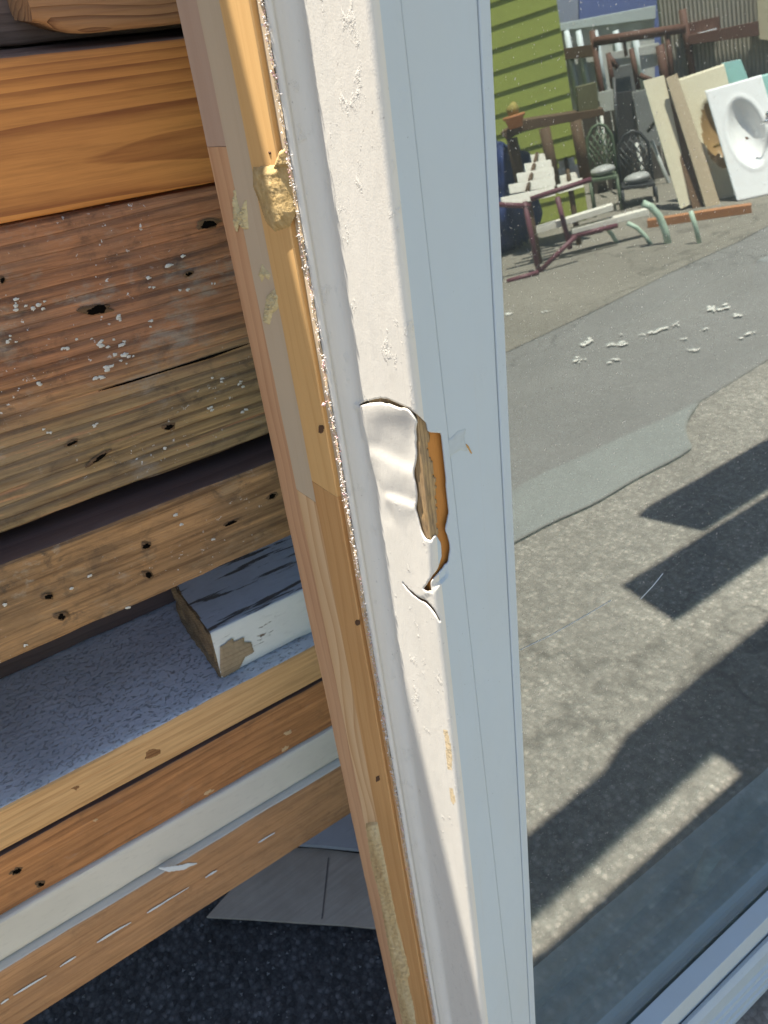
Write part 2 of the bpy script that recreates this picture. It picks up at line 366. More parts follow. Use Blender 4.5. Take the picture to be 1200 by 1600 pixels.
for px, py, rx, ry in ((912, 540, 15, 5), (966, 542, 17, 4), (905, 566, 12, 4), (962, 567, 10, 3), (1015, 526, 12, 3), (1035, 519, 14, 3), (1057, 512, 9, 3), (1118, 488, 14, 5), (1135, 484, 10, 4), (1154, 497, 12, 3), (1068, 535, 6, 2), (1082, 552, 9, 3), (1168, 528, 10, 3), (797, 494, 7, 3), (855, 491, 6, 2), (971, 527, 4, 2), (1102, 519, 6, 2)):
    V = []; F = []
    for k in range(7):
        ox, oy = random.gauss(0, rx * .5), random.gauss(0, ry * .45); sx, sy = rx * random.uniform(.15, .45), ry * random.uniform(.2, .55); b = len(V); nn_ = 9
        for t in np.linspace(0, 2 * math.pi, nn_ + 1)[:-1]:
            q = r_g(px + ox + sx * math.cos(t) * random.uniform(.5, 1.3), py + oy - ox * .22 + sy * math.sin(t) * random.uniform(.5, 1.3) - sx * math.cos(t) * .22); V.append((q.x, q.y, .019 + k * .0004))
        F.append(tuple(range(b, b + nn_)))
    struct(mk('paint_mark', V, F, MAT['paint_white']))

# ------------------------------------------------------------------ WINDOW UNIT
XS, YF = .235, .350            # side face and front face of the cladding
ZB, ZT = -1.40, .14
WBASE = np.array([.70, .455, ZB])
WR = root('window_unit', 'white clad window with torn left edge, leaning against the lumber stack', 'window', WM @ Matrix.Translation(WBASE.tolist()))
def wmk(name, V, F, mat, smooth=False, fm=None, parent=None): return mk(name, [np.array(v) - WBASE for v in V], F, mat, parent or WR, None, smooth, fm)
def wbox(name, x0, x1, y0, y1, z0, z1, mat, bv=.001, parent=None):
    return bevel(wmk(name, boxv(x0, x1, y0, y1, z0, z1), BOXF, mat, parent=parent), bv) if bv else wmk(name, boxv(x0, x1, y0, y1, z0, z1), BOXF, mat, parent=parent)
# wood jamb, built of finger-jointed strips
def zside(px, py): return w_side(px, py, .226)[2]
def strip(name, xf, y0, y1, z0, z1, mat, label=None):
    nzs = max(2, int((z1 - z0) / .02)); V = []; F = []
    for i in range(nzs + 1):
        zz = z0 + (z1 - z0) * i / nzs
        j0 = .0007 * mn.noise(Vector((y0 * 90, zz * 30, 1))); j1 = .0007 * mn.noise(Vector((y1 * 90, zz * 30, 5))); jx = .0005 * mn.noise(Vector((xf * 70, zz * 14, y0 * 50)))
        b = .0009
        V += [(xf + jx + b, y0 + j0, zz), (xf + jx, y0 + b + j0, zz), (xf + jx, y1 - b + j1, zz), (xf + jx + b, y1 + j1, zz), (.268, y1, zz), (.268, y0, zz)]
    for i in range(nzs):
        for k in range(6): a = i * 6 + k; c = i * 6 + (k + 1) % 6; F.append((a, c, c + 6, a + 6))
    F += [(5, 4, 3, 2, 1, 0), tuple(nzs * 6 + k for k in range(6))]
    o = wmk(name, V, F, mat)
    if label: o['label'] = label
    return o
zj1 = zside(340, 230); zj2 = zside(500, 790); zj3 = zside(508, 762); zj4 = zside(545, 790)
strip('wood_strip', .2268, .5255, .560, zj1 + .0003, ZT, MAT['strip_pink'], 'greyish pink upper piece of the back strip')
strip('wood_strip', .2268, .5255, .560, ZB, zj1, MAT['strip_red'], 'red-grained lower piece of the back strip')
strip('wood_strip', .2258, .4888, .525, zj2 + .0003, ZT, MAT['strip_tan'], 'grey tan upper piece of the middle strip')
strip('wood_strip', .2258, .4888, .525, ZB, zj2, MAT['strip_pale'], 'pale grained lower piece of the middle strip')
strip('wood_strip', .2242, .4495, .4885, zj3 + .0003, ZT, MAT['strip_orange'], 'bright orange raised strip')
strip('wood_strip', .2242, .4495, .4885, ZB, zj3, MAT['strip_amber'], 'amber lower piece of the raised strip')
strip('wood_strip', .2275, .4285, .4492, zj4 + .0003, ZT, MAT['strip_tan'])
strip('wood_strip', .2275, .4285, .4492, ZB, zj4, MAT['strip_pale'])

# vinyl cladding: a thin moulded shell with the torn hole in it
def xseam(z): return .2527 - .0212 * z
prof = [('p', .2197, .4270), ('p', .2197, .4235), ('p', .2205, .4224), ('p', .2213, .4215), ('p', .2224, .4212), ('p', .2234, .4217), ('p', .2241, .4226), ('p', .2252, .4226), ('p', .2262, .4219)]
for t in np.linspace(.1, 1, 7): a = t * math.pi / 2; prof.append(('p', .2262 + .0088 * math.sin(a), .4131 + .0088 * math.cos(a)))
for y in np.arange(.4120, .3555, -.0009): prof.append(('p', XS, y))
for t in np.linspace(0, 1, 9): a = t * math.pi / 2; prof.append(('p', .2397 - .0047 * math.cos(a), .3547 - .0047 * math.sin(a)))
for t in np.linspace(.04, 1, 26): prof.append(('f', t, YF))
prof.append(('e', .0, .358))
zs = sorted(set([round(v, 5) for v in list(np.arange(ZB, -.56, .012)) + list(np.arange(-.56, -.125, .0011)) + list(np.arange(-.125, ZT + .001, .012))]))
def ppt(p, z):
    if p[0] == 'p': return (p[1], p[2], z)
    if p[0] == 'f': return (.2397 + p[1] * (xseam(z) - .2397), YF, z)
    return (xseam(z), p[2], z)
NU = len(prof); CL = np.array([ppt(p, z) for z in zs for p in prof]); 
PX = np.array([w_proj(*v) for v in CL])
Z5 = lambda L: [(500 + x / 3.4286, 560 + y / 3.4286) for x, y in L]
HOLE = Z5([(470, 262), (550, 325), (575, 350), (580, 395), (652, 400), (669, 560), (681, 700), (693, 830), (672, 920), (690, 960), (700, 1020), (690, 1090), (650, 1150), (605, 1200), (608, 1250), (585, 1258), (565, 1240), (597, 1190), (636, 1135), (656, 1060), (650, 990), (620, 945), (595, 980), (560, 970), (545, 940), (526, 870), (510, 800), (516, 720), (494, 600), (507, 540), (505, 500), (502, 390), (520, 340), (490, 292)])
SLIT1 = [(559, 631), (570, 627.5), (585, 624), (596, 622), (608, 624), (625, 631), (640, 637), (641, 641), (625, 636), (608, 630.5), (596, 627.5), (585, 628), (570, 631.5), (560, 635)]
SLIT2 = [(628, 909), (640, 920.5), (655, 933.5), (666, 938), (676, 949), (690, 972), (688, 973), (674, 953), (664, 942), (653, 936), (638, 923.5), (629, 912)]
FLAP = [(556, 630), (585, 627), (600, 626), (641, 640), (655, 655), (662, 700), (664, 840), (668, 845), (697, 860), (700, 900), (672, 930), (660, 936), (640, 922), (618, 890), (600, 850), (588, 790), (572, 700)]
# displacement of the torn flap
fl = inpoly(PX, FLAP); D = np.zeros_like(CL)
def gs(cx, cy, rx, ry): return np.exp(-((PX[:, 0] - cx) / rx) ** 2 - ((PX[:, 1] - cy) / ry) ** 2)
lead = gs(575, 640, 30, 75)
D[:, 0] += fl * (-.0017 * gs(572, 642, 26, 60) - .0016 * gs(612, 636, 34, 24))
def fold(ax, ay, bx, by, wd, amp, ln=1.):
    a = np.array([ax, ay], float); b = np.array([bx, by], float); t = (b - a) / np.linalg.norm(b - a); q = PX - a
    dd = q @ np.array([-t[1], t[0]]); al = (q @ t) / np.linalg.norm(b - a)
    return amp * np.tanh(dd / (wd * .35)) * np.exp(-(dd / wd) ** 2) * np.exp(-np.clip(np.abs(al - .5) - .35 * ln, 0, 9) ** 2 / .05)
dent = fold(578, 700, 644, 736, 26, -.0007) + fold(590, 742, 618, 812, 20, .0006) + fold(604, 772, 650, 790, 16, -.0007) + .0012 * gs(640, 690, 14, 40)
D[:, 0] += fl * dent
low = np.clip((PX[:, 1] - 850) / 80, 0, 1) ** 1.2
nearnose = np.clip((PX[:, 0] - (612 + (PX[:, 1] - 850) * .22)) / 28, 0, 1)
D[:, 1] += fl * low * nearnose * .0026; D[:, 0] -= fl * low * nearnose * .0005
wav = np.array([mn.noise(Vector((v[0] * 60, v[1] * 60, v[2] * 9))) for v in CL])
D[:, 0] += .00035 * wav * (CL[:, 1] > .3515)
F = []; FM = []; hole_faces = 0
cen = lambda q: PX[list(q)].mean(0)
Q = [(j * NU + i, j * NU + i + 1, (j + 1) * NU + i + 1, (j + 1) * NU + i) for j in range(len(zs) - 1) for i in range(NU - 1)]
CEN = np.array([cen(q) for q in Q])
sub = (CEN[:, 1] > 600) & (CEN[:, 1] < 1290) & (CEN[:, 0] > 540) & (CEN[:, 0] < 730)
dead = np.zeros(len(Q), bool)
for poly in (HOLE, SLIT1, SLIT2): dead[sub] |= inpoly(CEN[sub], poly)
BARE = [[(692, 1140), (699, 1141), (703, 1158), (707, 1180), (706, 1203), (700, 1202), (697, 1180), (696, 1158)], [(702, 1230), (708, 1232), (712, 1252), (709, 1258), (704, 1250)]]
bare = np.zeros(len(Q), bool)
for poly in BARE: bare[sub] |= inpoly(CEN[sub], poly)
used = {}; V2 = []
P2 = CL + D
for qi, q in enumerate(Q):
    if dead[qi]: continue
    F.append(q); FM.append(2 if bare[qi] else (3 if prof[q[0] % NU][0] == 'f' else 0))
# smooth the torn outline
ed = {}
for f in F:
    for a, b in zip(f, f[1:] + f[:1]): k = (min(a, b), max(a, b)); ed[k] = ed.get(k, 0) + 1
nb = {}
for (a, b), c in ed.items():
    if c == 1: nb.setdefault(a, []).append(b); nb.setdefault(b, []).append(a)
inner = [v for v in nb if 0 < v % NU < NU - 1 and NU <= v < NU * (len(zs) - 1)]
for it in range(5):
    new = {v: P2[v] * .4 + .6 * np.mean([P2[n] for n in nb[v]], 0) for v in inner}
    for v, p in new.items(): P2[v] = p
MAT['bare'] = plain('bare_yellow_primer', (.50, .40, .25), .7, var=.2, scale=200, bump=.5)
keepv = sorted(set(v for f in F for v in f)); rm = {v: i for i, v in enumerate(keepv)}
clad = wmk('vinyl_cladding', [P2[v] for v in keepv], [tuple(rm[v] for v in f) for f in F], [MAT['vinyl'], MAT['vinyl_brown'], MAT['bare'], MAT['vinyl_shade_blue']], True, FM)
sm = clad.modifiers.new('thickness', 'SOLIDIFY'); sm.thickness = .0014; sm.offset = -1; sm.material_offset_rim = 0; sm.material_offset = 0; sm.use_even_offset = False; sm.thickness = .0012
clad['label'] = 'torn white cladding with a ragged hole and a curled flap'
# wood showing in the hole
def core(name, inset, sel, mat, amp):
    pr = [('p', XS + inset, y) for y in np.arange(.405, YF + inset, -.0012)] + [('p', x, YF + inset) for x in np.arange(XS + inset, .2645, .0011)]
    zz = np.arange(-.345, -.150, .0015); nu = len(pr); V = []
    for z in zz:
        for p in pr:
            k = amp * (mn.noise(Vector((p[1] * 500, p[2] * 500, z * 40))) + .6 * mn.noise(Vector((p[1] * 900, p[2] * 900, z * 160))))
            V.append((p[1] + max(k, -inset * .6) * .6 + .0004, p[2] + max(k, -inset * .6) * .8 + .0004, z))
    pj = np.array([w_proj(*v) for v in V]); Fc = []
    for j in range(len(zz) - 1):
        for i in range(nu - 1):
            q = (j * nu + i, j * nu + i + 1, (j + 1) * nu + i + 1, (j + 1) * nu + i)
            if sel(*pj[list(q)].mean(0)): Fc.append(q)
    ks = sorted(set(v for f in Fc for v in f)); r_ = {v: i for i, v in enumerate(ks)}
    o = wmk(name, [V[k] for k in ks], [tuple(r_[v] for v in f) for f in Fc], mat, True)
    s_ = o.modifiers.new('t', 'SOLIDIFY'); s_.thickness = .003; s_.offset = -1
    return o
bl = [(600, 664), (675, 669), (700, 668), (723, 675), (764, 681), (816, 682), (850, 686), (990, 690)]
def bxp(y): return np.interp(y, [p[0] for p in bl], [p[1] for p in bl])
core('exposed_core', .0034, lambda x, y: x > bxp(y) - 6 or y > 840, MAT['core_orange'], .0003)
core('splintered_core', .0019, lambda x, y: x < bxp(y) + 5 * mn.noise(Vector((y * .11, 2, 2))) and y < 846 + 6 * mn.noise(Vector((x * .2, 1, 3))), MAT['core_weathered'], .0011)
# scuff beside the hole
MAT['scuff'] = plain('grey_scuff', (.37, .41, .42), .8, var=.12, scale=250)
on_front = lambda px, py, h: w_front(px, py, .3501) - np.array([0, h, 0])
MAT['scuffbrown'] = plain('brown_scratch', (.42, .24, .07), .7)
patch('scuff', [(697, 688), (708, 683), (716, 674), (727, 669), (726, 684), (729, 703), (718, 704), (706, 712), (698, 713)], on_front, MAT['scuff'], WR, .00015, 6, 1.2, off=WBASE, jitter=2)
patch('scratch', [(727, 692), (731, 696), (739, 711), (735, 706)], on_front, MAT['scuffbrown'], WR, .0004, 1, 1, off=WBASE)
# rough saw-cut edge of the flange with plastic shavings
def shavings():
    V = []; Fs = []; fm = []
    oct_ = [(1, 0, 0), (-1, 0, 0), (0, 1, 0), (0, -1, 0), (0, 0, 1), (0, 0, -1)]; of = [(0, 2, 4), (2, 1, 4), (1, 3, 4), (3, 0, 4), (2, 0, 5), (1, 2, 5), (3, 1, 5), (0, 3, 5)]
    def crumb(c, rx, ry, rz, m):
        b = len(V); a = random.uniform(0, 6); ca, sa = math.cos(a), math.sin(a)
        for x, y, z in oct_:
            x, y, z = x * rx * random.uniform(.6, 1.4), y * ry * random.uniform(.6, 1.4), z * rz * random.uniform(.6, 1.4)
            V.append((c[0] + x, c[1] + y * ca - z * sa, c[2] + y * sa + z * ca))
        for f in of: Fs.append(tuple(b + k for k in f)); fm.append(m)
    z = ZB
    while z < ZT:
        px, py = w_proj(.2197, .424, z)
        dens = max(.25, .75 + .9 * mn.noise(Vector((z * 22, 0, 3))))
        if py > 1150: dens *= .5
        if py < 250: dens *= .6
        z += random.uniform(.0003, .0009) / dens
        m = 0 if random.random() < .8 else 1
        cl = np.array([.2192 - random.uniform(-.0003, .0010), .4250 + random.uniform(-.0022, .0022), z]); s = random.uniform(.0004, .0009) * (1.8 if random.random() < .12 else 1)
        for k in range(random.choice((2, 3, 4))):
            crumb(cl + np.array([random.gauss(-.2, .7), random.gauss(0, .9), random.gauss(0, .9)]) * s, s * random.uniform(.25, 1.), s * random.uniform(.15, .6), s * random.uniform(.2, .9), m)
    o = wmk('plastic_shavings', V, Fs, [MAT['shave_white'], MAT['shave_pink']], False, fm); o['kind'] = 'stuff'
    return o
shavings()
V = []; F = []
for i, z in enumerate(np.arange(ZB, ZT, .0016)):
    e = .0009 * mn.noise(Vector((z * 300, 1, 1))) + .0008 * mn.noise(Vector((z * 60, 4, 1)))
    V += [(.2192 + e, .4240, z), (.2186 + e * 1.4, .4262 + e, z), (.2200 + e * .5, .4292, z), (.2275, .4292, z)]
    if i: b = 4 * i; F += [(b + k, b + k + 1, b - 3 + k, b - 4 + k) for k in range(3)]
g = G('sawn_flange_edge'); nn = g.noise(g.map((1, 1, .4)), 260, 4, .7)
MAT['sawn'] = g.done(g.ramp(nn, [(.35, (.34, .25, .17)), (.5, (.50, .37, .21)), (.68, (.54, .48, .42))]), .9, g.bump(nn, .8, .0015))
wmk('sawn_edge', V, F, MAT['sawn'], True)
# foam and glue on the wood
sd_ = lambda X: (lambda px, py, h: w_side(px, py, X - h) if False else w_side(px, py, X) + np.array([-h, 0, 0]))
patch('foam_residue', [(396, 262), (430, 259), (447, 240), (452, 262), (456, 300), (462, 332), (452, 352), (428, 362), (415, 345), (405, 315), (395, 290)], sd_(.2238), MAT['foam'], WR, .0028, 12, 1.6, .18, .07, WBASE, 1.5)
patch('foam_residue', [(438, 236), (449, 232), (453, 258), (444, 262), (428, 263), (430, 258)], sd_(.2230), MAT['foam'], WR, .0028, 6, 1.2, .2, .12, WBASE)
for L in ([(363, 308), (369, 312), (374, 330), (385, 312), (387, 356), (380, 358), (374, 348), (370, 364), (365, 350)], [(409, 412), (414, 420), (421, 428), (420, 436), (412, 430), (408, 440), (406, 428)], [(418, 462), (428, 452), (438, 462), (436, 480), (424, 490), (422, 506), (412, 502), (414, 486)], [(364, 300), (367, 296), (369, 310), (366, 318)]):
    patch('glue_smear', L, sd_(.2256), MAT['glue'], WR, .0018, 3, 1.2, .7, .35, WBASE, 1.5)
g = G('rough_tan_adhesive'); f1 = g.noise(g.map((1, 1, .5)), 300, 5, .7); f2 = g.noise(g.map((1, 1, .3), (2, 2, 2)), 40, 4, .6)
MAT['adhesive'] = g.done(g.ramp(f2, [(.3, (.40, .27, .12)), (.5, (.54, .40, .19)), (.7, (.62, .50, .28))]), .8, g.bump(f1, 1., .002))
patch('adhesive_strip', [(571, 1288), (590, 1284), (602, 1330), (612, 1380), (622, 1440), (636, 1495), (645, 1520), (640, 1535), (650, 1560), (652, 1600), (660, 1640), (640, 1640), (626, 1580), (618, 1530), (606, 1470), (592, 1400), (582, 1350), (574, 1310)], sd_(.2256), MAT['adhesive'], WR, .0022, 4, 1.8, .6, .3, WBASE, 2)
MAT['knot'] = plain('dark_knot', (.09, .045, .02), .7, var=.4, scale=200)
for L in (disc_poly(501, 671, 3.5, 6, .2), disc_poly(558, 973, 3.5, 5), disc_poly(590, 1217, 3, 6, .2), disc_poly(421, 239, 2, 2.5)):
    patch('pin_knot', L, sd_(.2240 if L[0][1] < 800 else .2241), MAT['knot'], WR, .0004, 1.5, 1, off=WBASE)
# sash stile and glazing bead
def lean_bar(name, xa, xb, y0, y1, mat, z0=ZB + .12, z1=ZT):
    nn_ = 24; V = []; F = []
    for i in range(nn_ + 1):
        z = z0 + (z1 - z0) * i / nn_; a, b = xa(z), xb(z); V += [(a, y0, z), (b, y0, z), (b, y1, z), (a, y1, z)]
    for i in range(nn_):
        for k in range(4): p, q = i * 4 + k, i * 4 + (k + 1) % 4; F.append((p, q, q + 4, p + 4))
    F += [(3, 2, 1, 0), tuple(nn_ * 4 + k for k in range(4))]
    return bevel(wmk(name, V, F, mat), .0006)
xr = lambda z: .3063 - (-z) * .0028 + .0003
lean_bar('sash_stile', lambda z: xseam(z) + .00035, lambda z: xr(z) - .0076, YF + .0004, .40, MAT['vinyl_shade_blue'])
lean_bar('glazing_bead', lambda z: xr(z) - .0074, lambda z: xr(z), YF - .0006, .376, MAT['vinyl_shade_blue'])
# bottom rail, sill, other frame members
zg = np.mean([w_front(1025, 1600, YF)[2], w_front(1200, 1440, YF)[2]]); zgr = np.mean([w_front(1051, 1600, YF)[2], w_front(1200, 1462, YF)[2]]); zwt = np.mean([w_front(1064, 1600, YF)[2], w_front(1200, 1472, YF)[2]])
XR = 1.22
def hprofile(name, pts, x0, x1, mat):
    n_ = len(pts); V = [(x0, y, z) for y, z in pts] + [(x1, y, z) for y, z in pts]
    F = [(i, (i + 1) % n_, (i + 1) % n_ + n_, i + n_) for i in range(n_)] + [tuple(range(n_)), tuple(range(2 * n_ - 1, n_ - 1, -1))]
    o = wmk(name, V, F, mat); bm = bmesh.new(); bm.from_mesh(o.data); bmesh.ops.recalc_face_normals(bm, faces=bm.faces); bm.to_mesh(o.data); bm.free()
    return bevel(o, .0008)
hprofile('bottom_bead', [(YF, zg), (.376, zg + .002), (.376, zg - .02), (YF, zgr + .001)], .2985, XR - .05, MAT['vinyl_shade_blue'])
hprofile('bottom_rail', [(YF + .006, zgr), (.40, zgr), (.40, zwt - .02), (YF + .006, zwt - .02)], .268, XR - .02, MAT['vinyl_shade_blue'])
hprofile('sill', [(YF - .002, zwt), (YF + .004, zwt - .002), (YF + .004, ZB), (.345, ZB), (.3275, ZB + .004), (.3275, ZB + .018), (.331, ZB + .020), (.331, ZB + .034), (.3365, ZB + .037), (.3365, ZB + .048), (.341, ZB + .051), (.341, zwt - .012), (YF - .005, zwt - .004)], .2425, XR, MAT['vinyl_shade_blue'])
MAT['white_wood'] = painted('white_painted_sill', (.84, .86, .86), (.4, .33, .25), .02, 20, dirt=.3)
wbox('bottom_jamb', .2685, XR - .0005, .402, .528, ZB + .002, zg - .020, MAT['white_wood'])
wbox('stop_strip', .2685, XR - .03, .440, .452, zg - .0195, zg - .006, MAT['white_wood'])
wbox('stop_strip', .2685, XR - .03, .478, .494, zg - .0195, zg + .004, MAT['white_wood'])
wbox('right_jamb', XR + .0005, XR + .045, .352, .559, ZB, ZT, MAT['vinyl_shade_blue'])
wbox('right_stile', XR - .05, XR, .353, .40, zg + .001, ZT - .05, MAT['vinyl_shade_blue'])
wbox('head_jamb', .2425, XR, .3595, .559, ZT + .0006, ZT + .03, MAT['vinyl_shade_blue'])
wbox('top_rail', .3075, XR - .0506, .354, .40, ZT - .05, ZT - .0005, MAT['vinyl_shade_blue'])
# operator handle on the inside
hb = w_front(1086, 1458, .47); hm_ = w_front(1086, 1392, .452); ht = w_front(1114, 1333, .44)
tube('handle', [hb - WBASE, (hb * .5 + hm_ * .5) - WBASE, hm_ - WBASE, (hm_ * .45 + ht * .55 + np.array([-.004, 0, .002])) - WBASE, ht - WBASE], [.013, .011, .011, .010, .013], MAT['white_wood'], WR, None, 12)
# glass
g = G('dusty_tinted_glass'); t = g.t; t.nodes.remove(g.b)
out = [n for n in t.nodes if n.type == 'OUTPUT_MATERIAL'][0]
o_ = g.obj()
bf = g.node('ShaderNodeNewGeometry').outputs['Backfacing']; NI = 2.5
ior = g.math('ADD', NI, g.math('MULTIPLY', bf, 1 / NI - NI))          # same reflectance from either side of the thin pane
fres = g.node('ShaderNodeFresnel', {'IOR': ior}).outputs[0]
wv = g.noise(g.map((1, 1, 1)), 3.0, 2, .5)
gl = g.node('ShaderNodeBsdfGlossy', {'Color': (.95, .97, .95), 'Roughness': .006, 'Normal': g.bump(wv, .05, .004)}).outputs[0]
tr = g.node('ShaderNodeBsdfTransparent', {'Color': (.60, .72, .75)}).outputs[0]
m1 = g.node('ShaderNodeMixShader', {0: fres, 1: tr, 2: gl}).outputs[0]
sp = g.ramp(g.noise(o_, 420, 2, .5), [(.69, 0.), (.72, 1.)]); sp2 = g.ramp(g.noise(g.map((1, 1, .8), (3, 3, 3)), 150, 3, .6), [(.71, 0.), (.75, 1.)])
haze_ = g.ramp(g.noise(g.map((1, 1, .6)), 9, 5, .6), [(.3, .014), (.75, .045)])
dust = g.math('ADD', g.math('MULTIPLY', g.math('ADD', sp, g.math('MULTIPLY', sp2, .6)), .35), haze_, clamp=True)
df = g.node('ShaderNodeBsdfDiffuse', {'Color': (.62, .60, .55)}).outputs[0]
t.links.new(g.node('ShaderNodeMixShader', {0: dust, 1: m1, 2: df}).outputs[0], out.inputs[0])
MAT['glass'] = g.m
wbox('glass_pane', .300, XR - .049, YG, YG + .005, zg - .012, ZT - .045, MAT['glass'], 0)
MAT['scratchw'] = plain('pale_scratch', (.7, .72, .72), .6)
gf = lambda px, py: w_front(px, py, YG - .0003) - WBASE
tube('glass_scratch', [gf(1036, 896), gf(1020, 916), gf(1001, 936)], .00028, MAT['scratchw'], WR, None, 5)
tube('glass_scratch', [gf(812, 1016), gf(860, 993), gf(915, 962), (gf(955, 938))], .0002, MAT['scratchw'], WR, None, 5)

# ------------------------------------------------------------------ LUMBER STACK
FLAT = []
def zavg(L, Y): return float(np.mean([l_front(x, y, Y)[2] for x, y in L]))
def plank(name, label, x0, x1, y0, depth, z0, z1, mat, wear=.0025, step=.02, amp=.0012, group='boards of the lumber stack', rot=0., top_mat=None, dip=None, rnd=.003):
    """a real board: rounded worn edges, slightly uneven faces, long axis x"""
    T = z1 - z0; per = []
    nzz = max(6, int(T / .010)); nyy = 8
    r = rnd
    for i in range(nzz + 1): per.append((0, r + (T - 2 * r) * i / nzz, 'f'))
    per += [(r * .3, T - r * .3, 'e')]
    for i in range(nyy + 1): per.append((r + (depth - 2 * r) * (i / nyy) ** 1.6, T, 't'))
    per += [(depth, T - r, 'b'), (depth, r, 'b')]
    for i in range(nyy + 1): per.append((depth - r - (depth - 2 * r) * (1 - (1 - i / nyy) ** 1.6), 0, 'u'))
    per += [(r * .3, r * .3, 'e')]
    n_ = len(per); nx = max(8, int((x1 - x0) / step)); V = []; F = []; fm = []
    sd = random.uniform(0, 50)
    for i in range(nx + 1):
        x = (x1 - x0) * i / nx
        we = wear * (mn.noise(Vector((x * 9, sd, 0))) + .5 * mn.noise(Vector((x * 40, sd, 2))))
        wu = wear * (mn.noise(Vector((x * 9, sd, 7))) + .5 * mn.noise(Vector((x * 40, sd, 9))))
        for (y, z, k) in per:
            q = amp * mn.noise(Vector((x * 5, z * 28 + sd, y * 20)))
            yy, zz = y, z
            if k == 'f': yy += q
            if k == 't': zz += q * .6
            tt = z / T
            if y < .012: zz += (we if tt > .5 else wu) * (1 - min(1, y / .012)); 
            if k == 'e': yy += abs(we if tt > .5 else wu) * .8
            if dip: zz += dip(x, tt)
            V.append((x, yy, zz))
    for i in range(nx):
        for k in range(n_):
            a, b = i * n_ + k, i * n_ + (k + 1) % n_; F.append((a, a + n_, b + n_, b)); fm.append(1 if top_mat and per[k][2] in 'te' and per[(k + 1) % n_][2] in 'te' and z1 else 0)
    F += [tuple(range(n_)), tuple(nx * n_ + k for k in range(n_ - 1, -1, -1))]; fm += [0, 0]
    if top_mat:   # only the upper side carries the second finish
        for idx_, f in enumerate(F[:-2]):
            if sum(V[v][2] for v in f) / 4 < T * .8: fm[idx_] = 0
    mw = LM @ Matrix.Translation((x0, y0, z0)) @ Matrix.Rotation(rot, 4, 'Z')
    o = mk(name, V, F, [mat] + ([top_mat] if top_mat else []), None, mw, True, fm)
    o.data.set_sharp_from_angle(angle=math.radians(38)) if hasattr(o.data, 'set_sharp_from_angle') else None
    tag(o, label, 'board', group); o['_o'] = 0; del o['_o']
    o_off[o.name] = np.array([x0, y0, z0]); return o
o_off = {}
def on_board(o, Y): return lambda px, py, h: l_front(px, py, Y) + np.array([0, -h, 0])
def nail(board, Y, cx, cy, rx, ry, rot):
    rx *= .75; ry *= .75
    h = bpatch('nail_hole', board, Y, disc_poly(cx, cy, rx * 1.55, ry * 1.5, rot, 13, .3), MAT['lip'], .0006, 3, .9, .5, .3, .4)
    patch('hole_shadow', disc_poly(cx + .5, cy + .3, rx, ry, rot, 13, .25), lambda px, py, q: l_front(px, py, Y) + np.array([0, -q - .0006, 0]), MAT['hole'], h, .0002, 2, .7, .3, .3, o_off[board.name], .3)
def bpatch(name, board, Y, poly, mat, height=.0008, edge=3, step=1.5, rough=.6, ns=.25, jit=1.): return patch(name, poly, on_board(board, Y), mat, board, height, edge, step, rough, ns, o_off[board.name], jit)
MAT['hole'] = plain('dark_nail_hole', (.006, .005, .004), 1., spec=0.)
MAT['lip'] = wood('crushed_dark_fibre', (.15, .085, .04), (.06, .03, .014), 'x', ring=.004, ringamt=.5, seed=70., bumpd=.001)
MAT['crust'] = plain('crusty_white_paint', (.60, .57, .50), .8, var=.25, scale=300, bump=.8)
YU, YD_, YE = .66, .635, .68
zA1 = zavg([(0, 100), (272, 50)], YU); zA0 = zavg([(0, 360), (318, 285)], YU); zB0 = zavg([(0, 652), (395, 530)], YU); zC0 = zavg([(0, 838), (418, 682)], YU)
zD1 = zavg([(0, 890), (430, 712)], YD_); zD0 = zavg([(0, 1045), (452, 835)], YD_)
zE1 = zavg([(0, 1260), (490, 1013)], YE); zE0 = zavg([(0, 1331), (500, 1062)], YE); zG1 = zavg([(0, 1347), (500, 1072)], YE); zG0 = zavg([(0, 1439), (515, 1144)], YE)
zW1 = zG0 - .0015; zW0 = zavg([(0, 1501), (522, 1195)], YE); zK1 = zavg([(0, 1508), (522, 1199)], YE); zK0 = zavg([(22, 1600), (540, 1265)], YE)
XL, XRR = -1.1, 1.35; XRL = .56
MAT['fir'] = wood('orange_clear_fir', (.58, .235, .058), (.18, .044, .012), 'x', ring=.013, ringamt=.85, contrast=.35, fibre=.3, rough=.5, seed=0., warp=.007, cathedral=(.034, 1.25, 15., -.030), streak=.25, bumpd=.0004, spec=.35)
MAT['ridged'] = wood('ridged_weathered_fir', (.58, .235, .095), (.165, .055, .022), 'x', ring=.0125, ringamt=.95, contrast=.9, fibre=.5, seed=12., warp=.012, ringbump=2.2, bumpd=.0026, stain=(.19, .13, .085), stainamt=.55, stainscale=7, stain2=(.33, .27, .2), fleck=1., grime=.6, streak=.5, zstain=(.15, .08, (.40, .285, .12), .85))
MAT['nailed'] = wood('nail_stained_timber', (.50, .27, .11), (.16, .075, .03), 'x', ring=.02, ringamt=.45, contrast=1., fibre=.7, seed=18., warp=.03, stain=(.17, .11, .06), stainamt=.7, stainscale=9, stain2=(.33, .22, .12), fleck=.8, bumpd=.0016, grime=.8, streak=.6)
MAT['honey'] = wood('honey_timber', (.66, .39, .17), (.46, .225, .085), 'x', ring=.011, ringamt=.5, contrast=.4, fibre=.5, seed=21., warp=.02, bumpd=.0008, streak=.35)
MAT['russet'] = wood('russet_timber', (.56, .25, .09), (.25, .092, .033), 'x', ring=.018, ringamt=.6, contrast=.8, fibre=.5, seed=24., warp=.035, stain=(.15, .075, .035), stainamt=.4, bumpd=.0008, streak=.4, grime=.3)
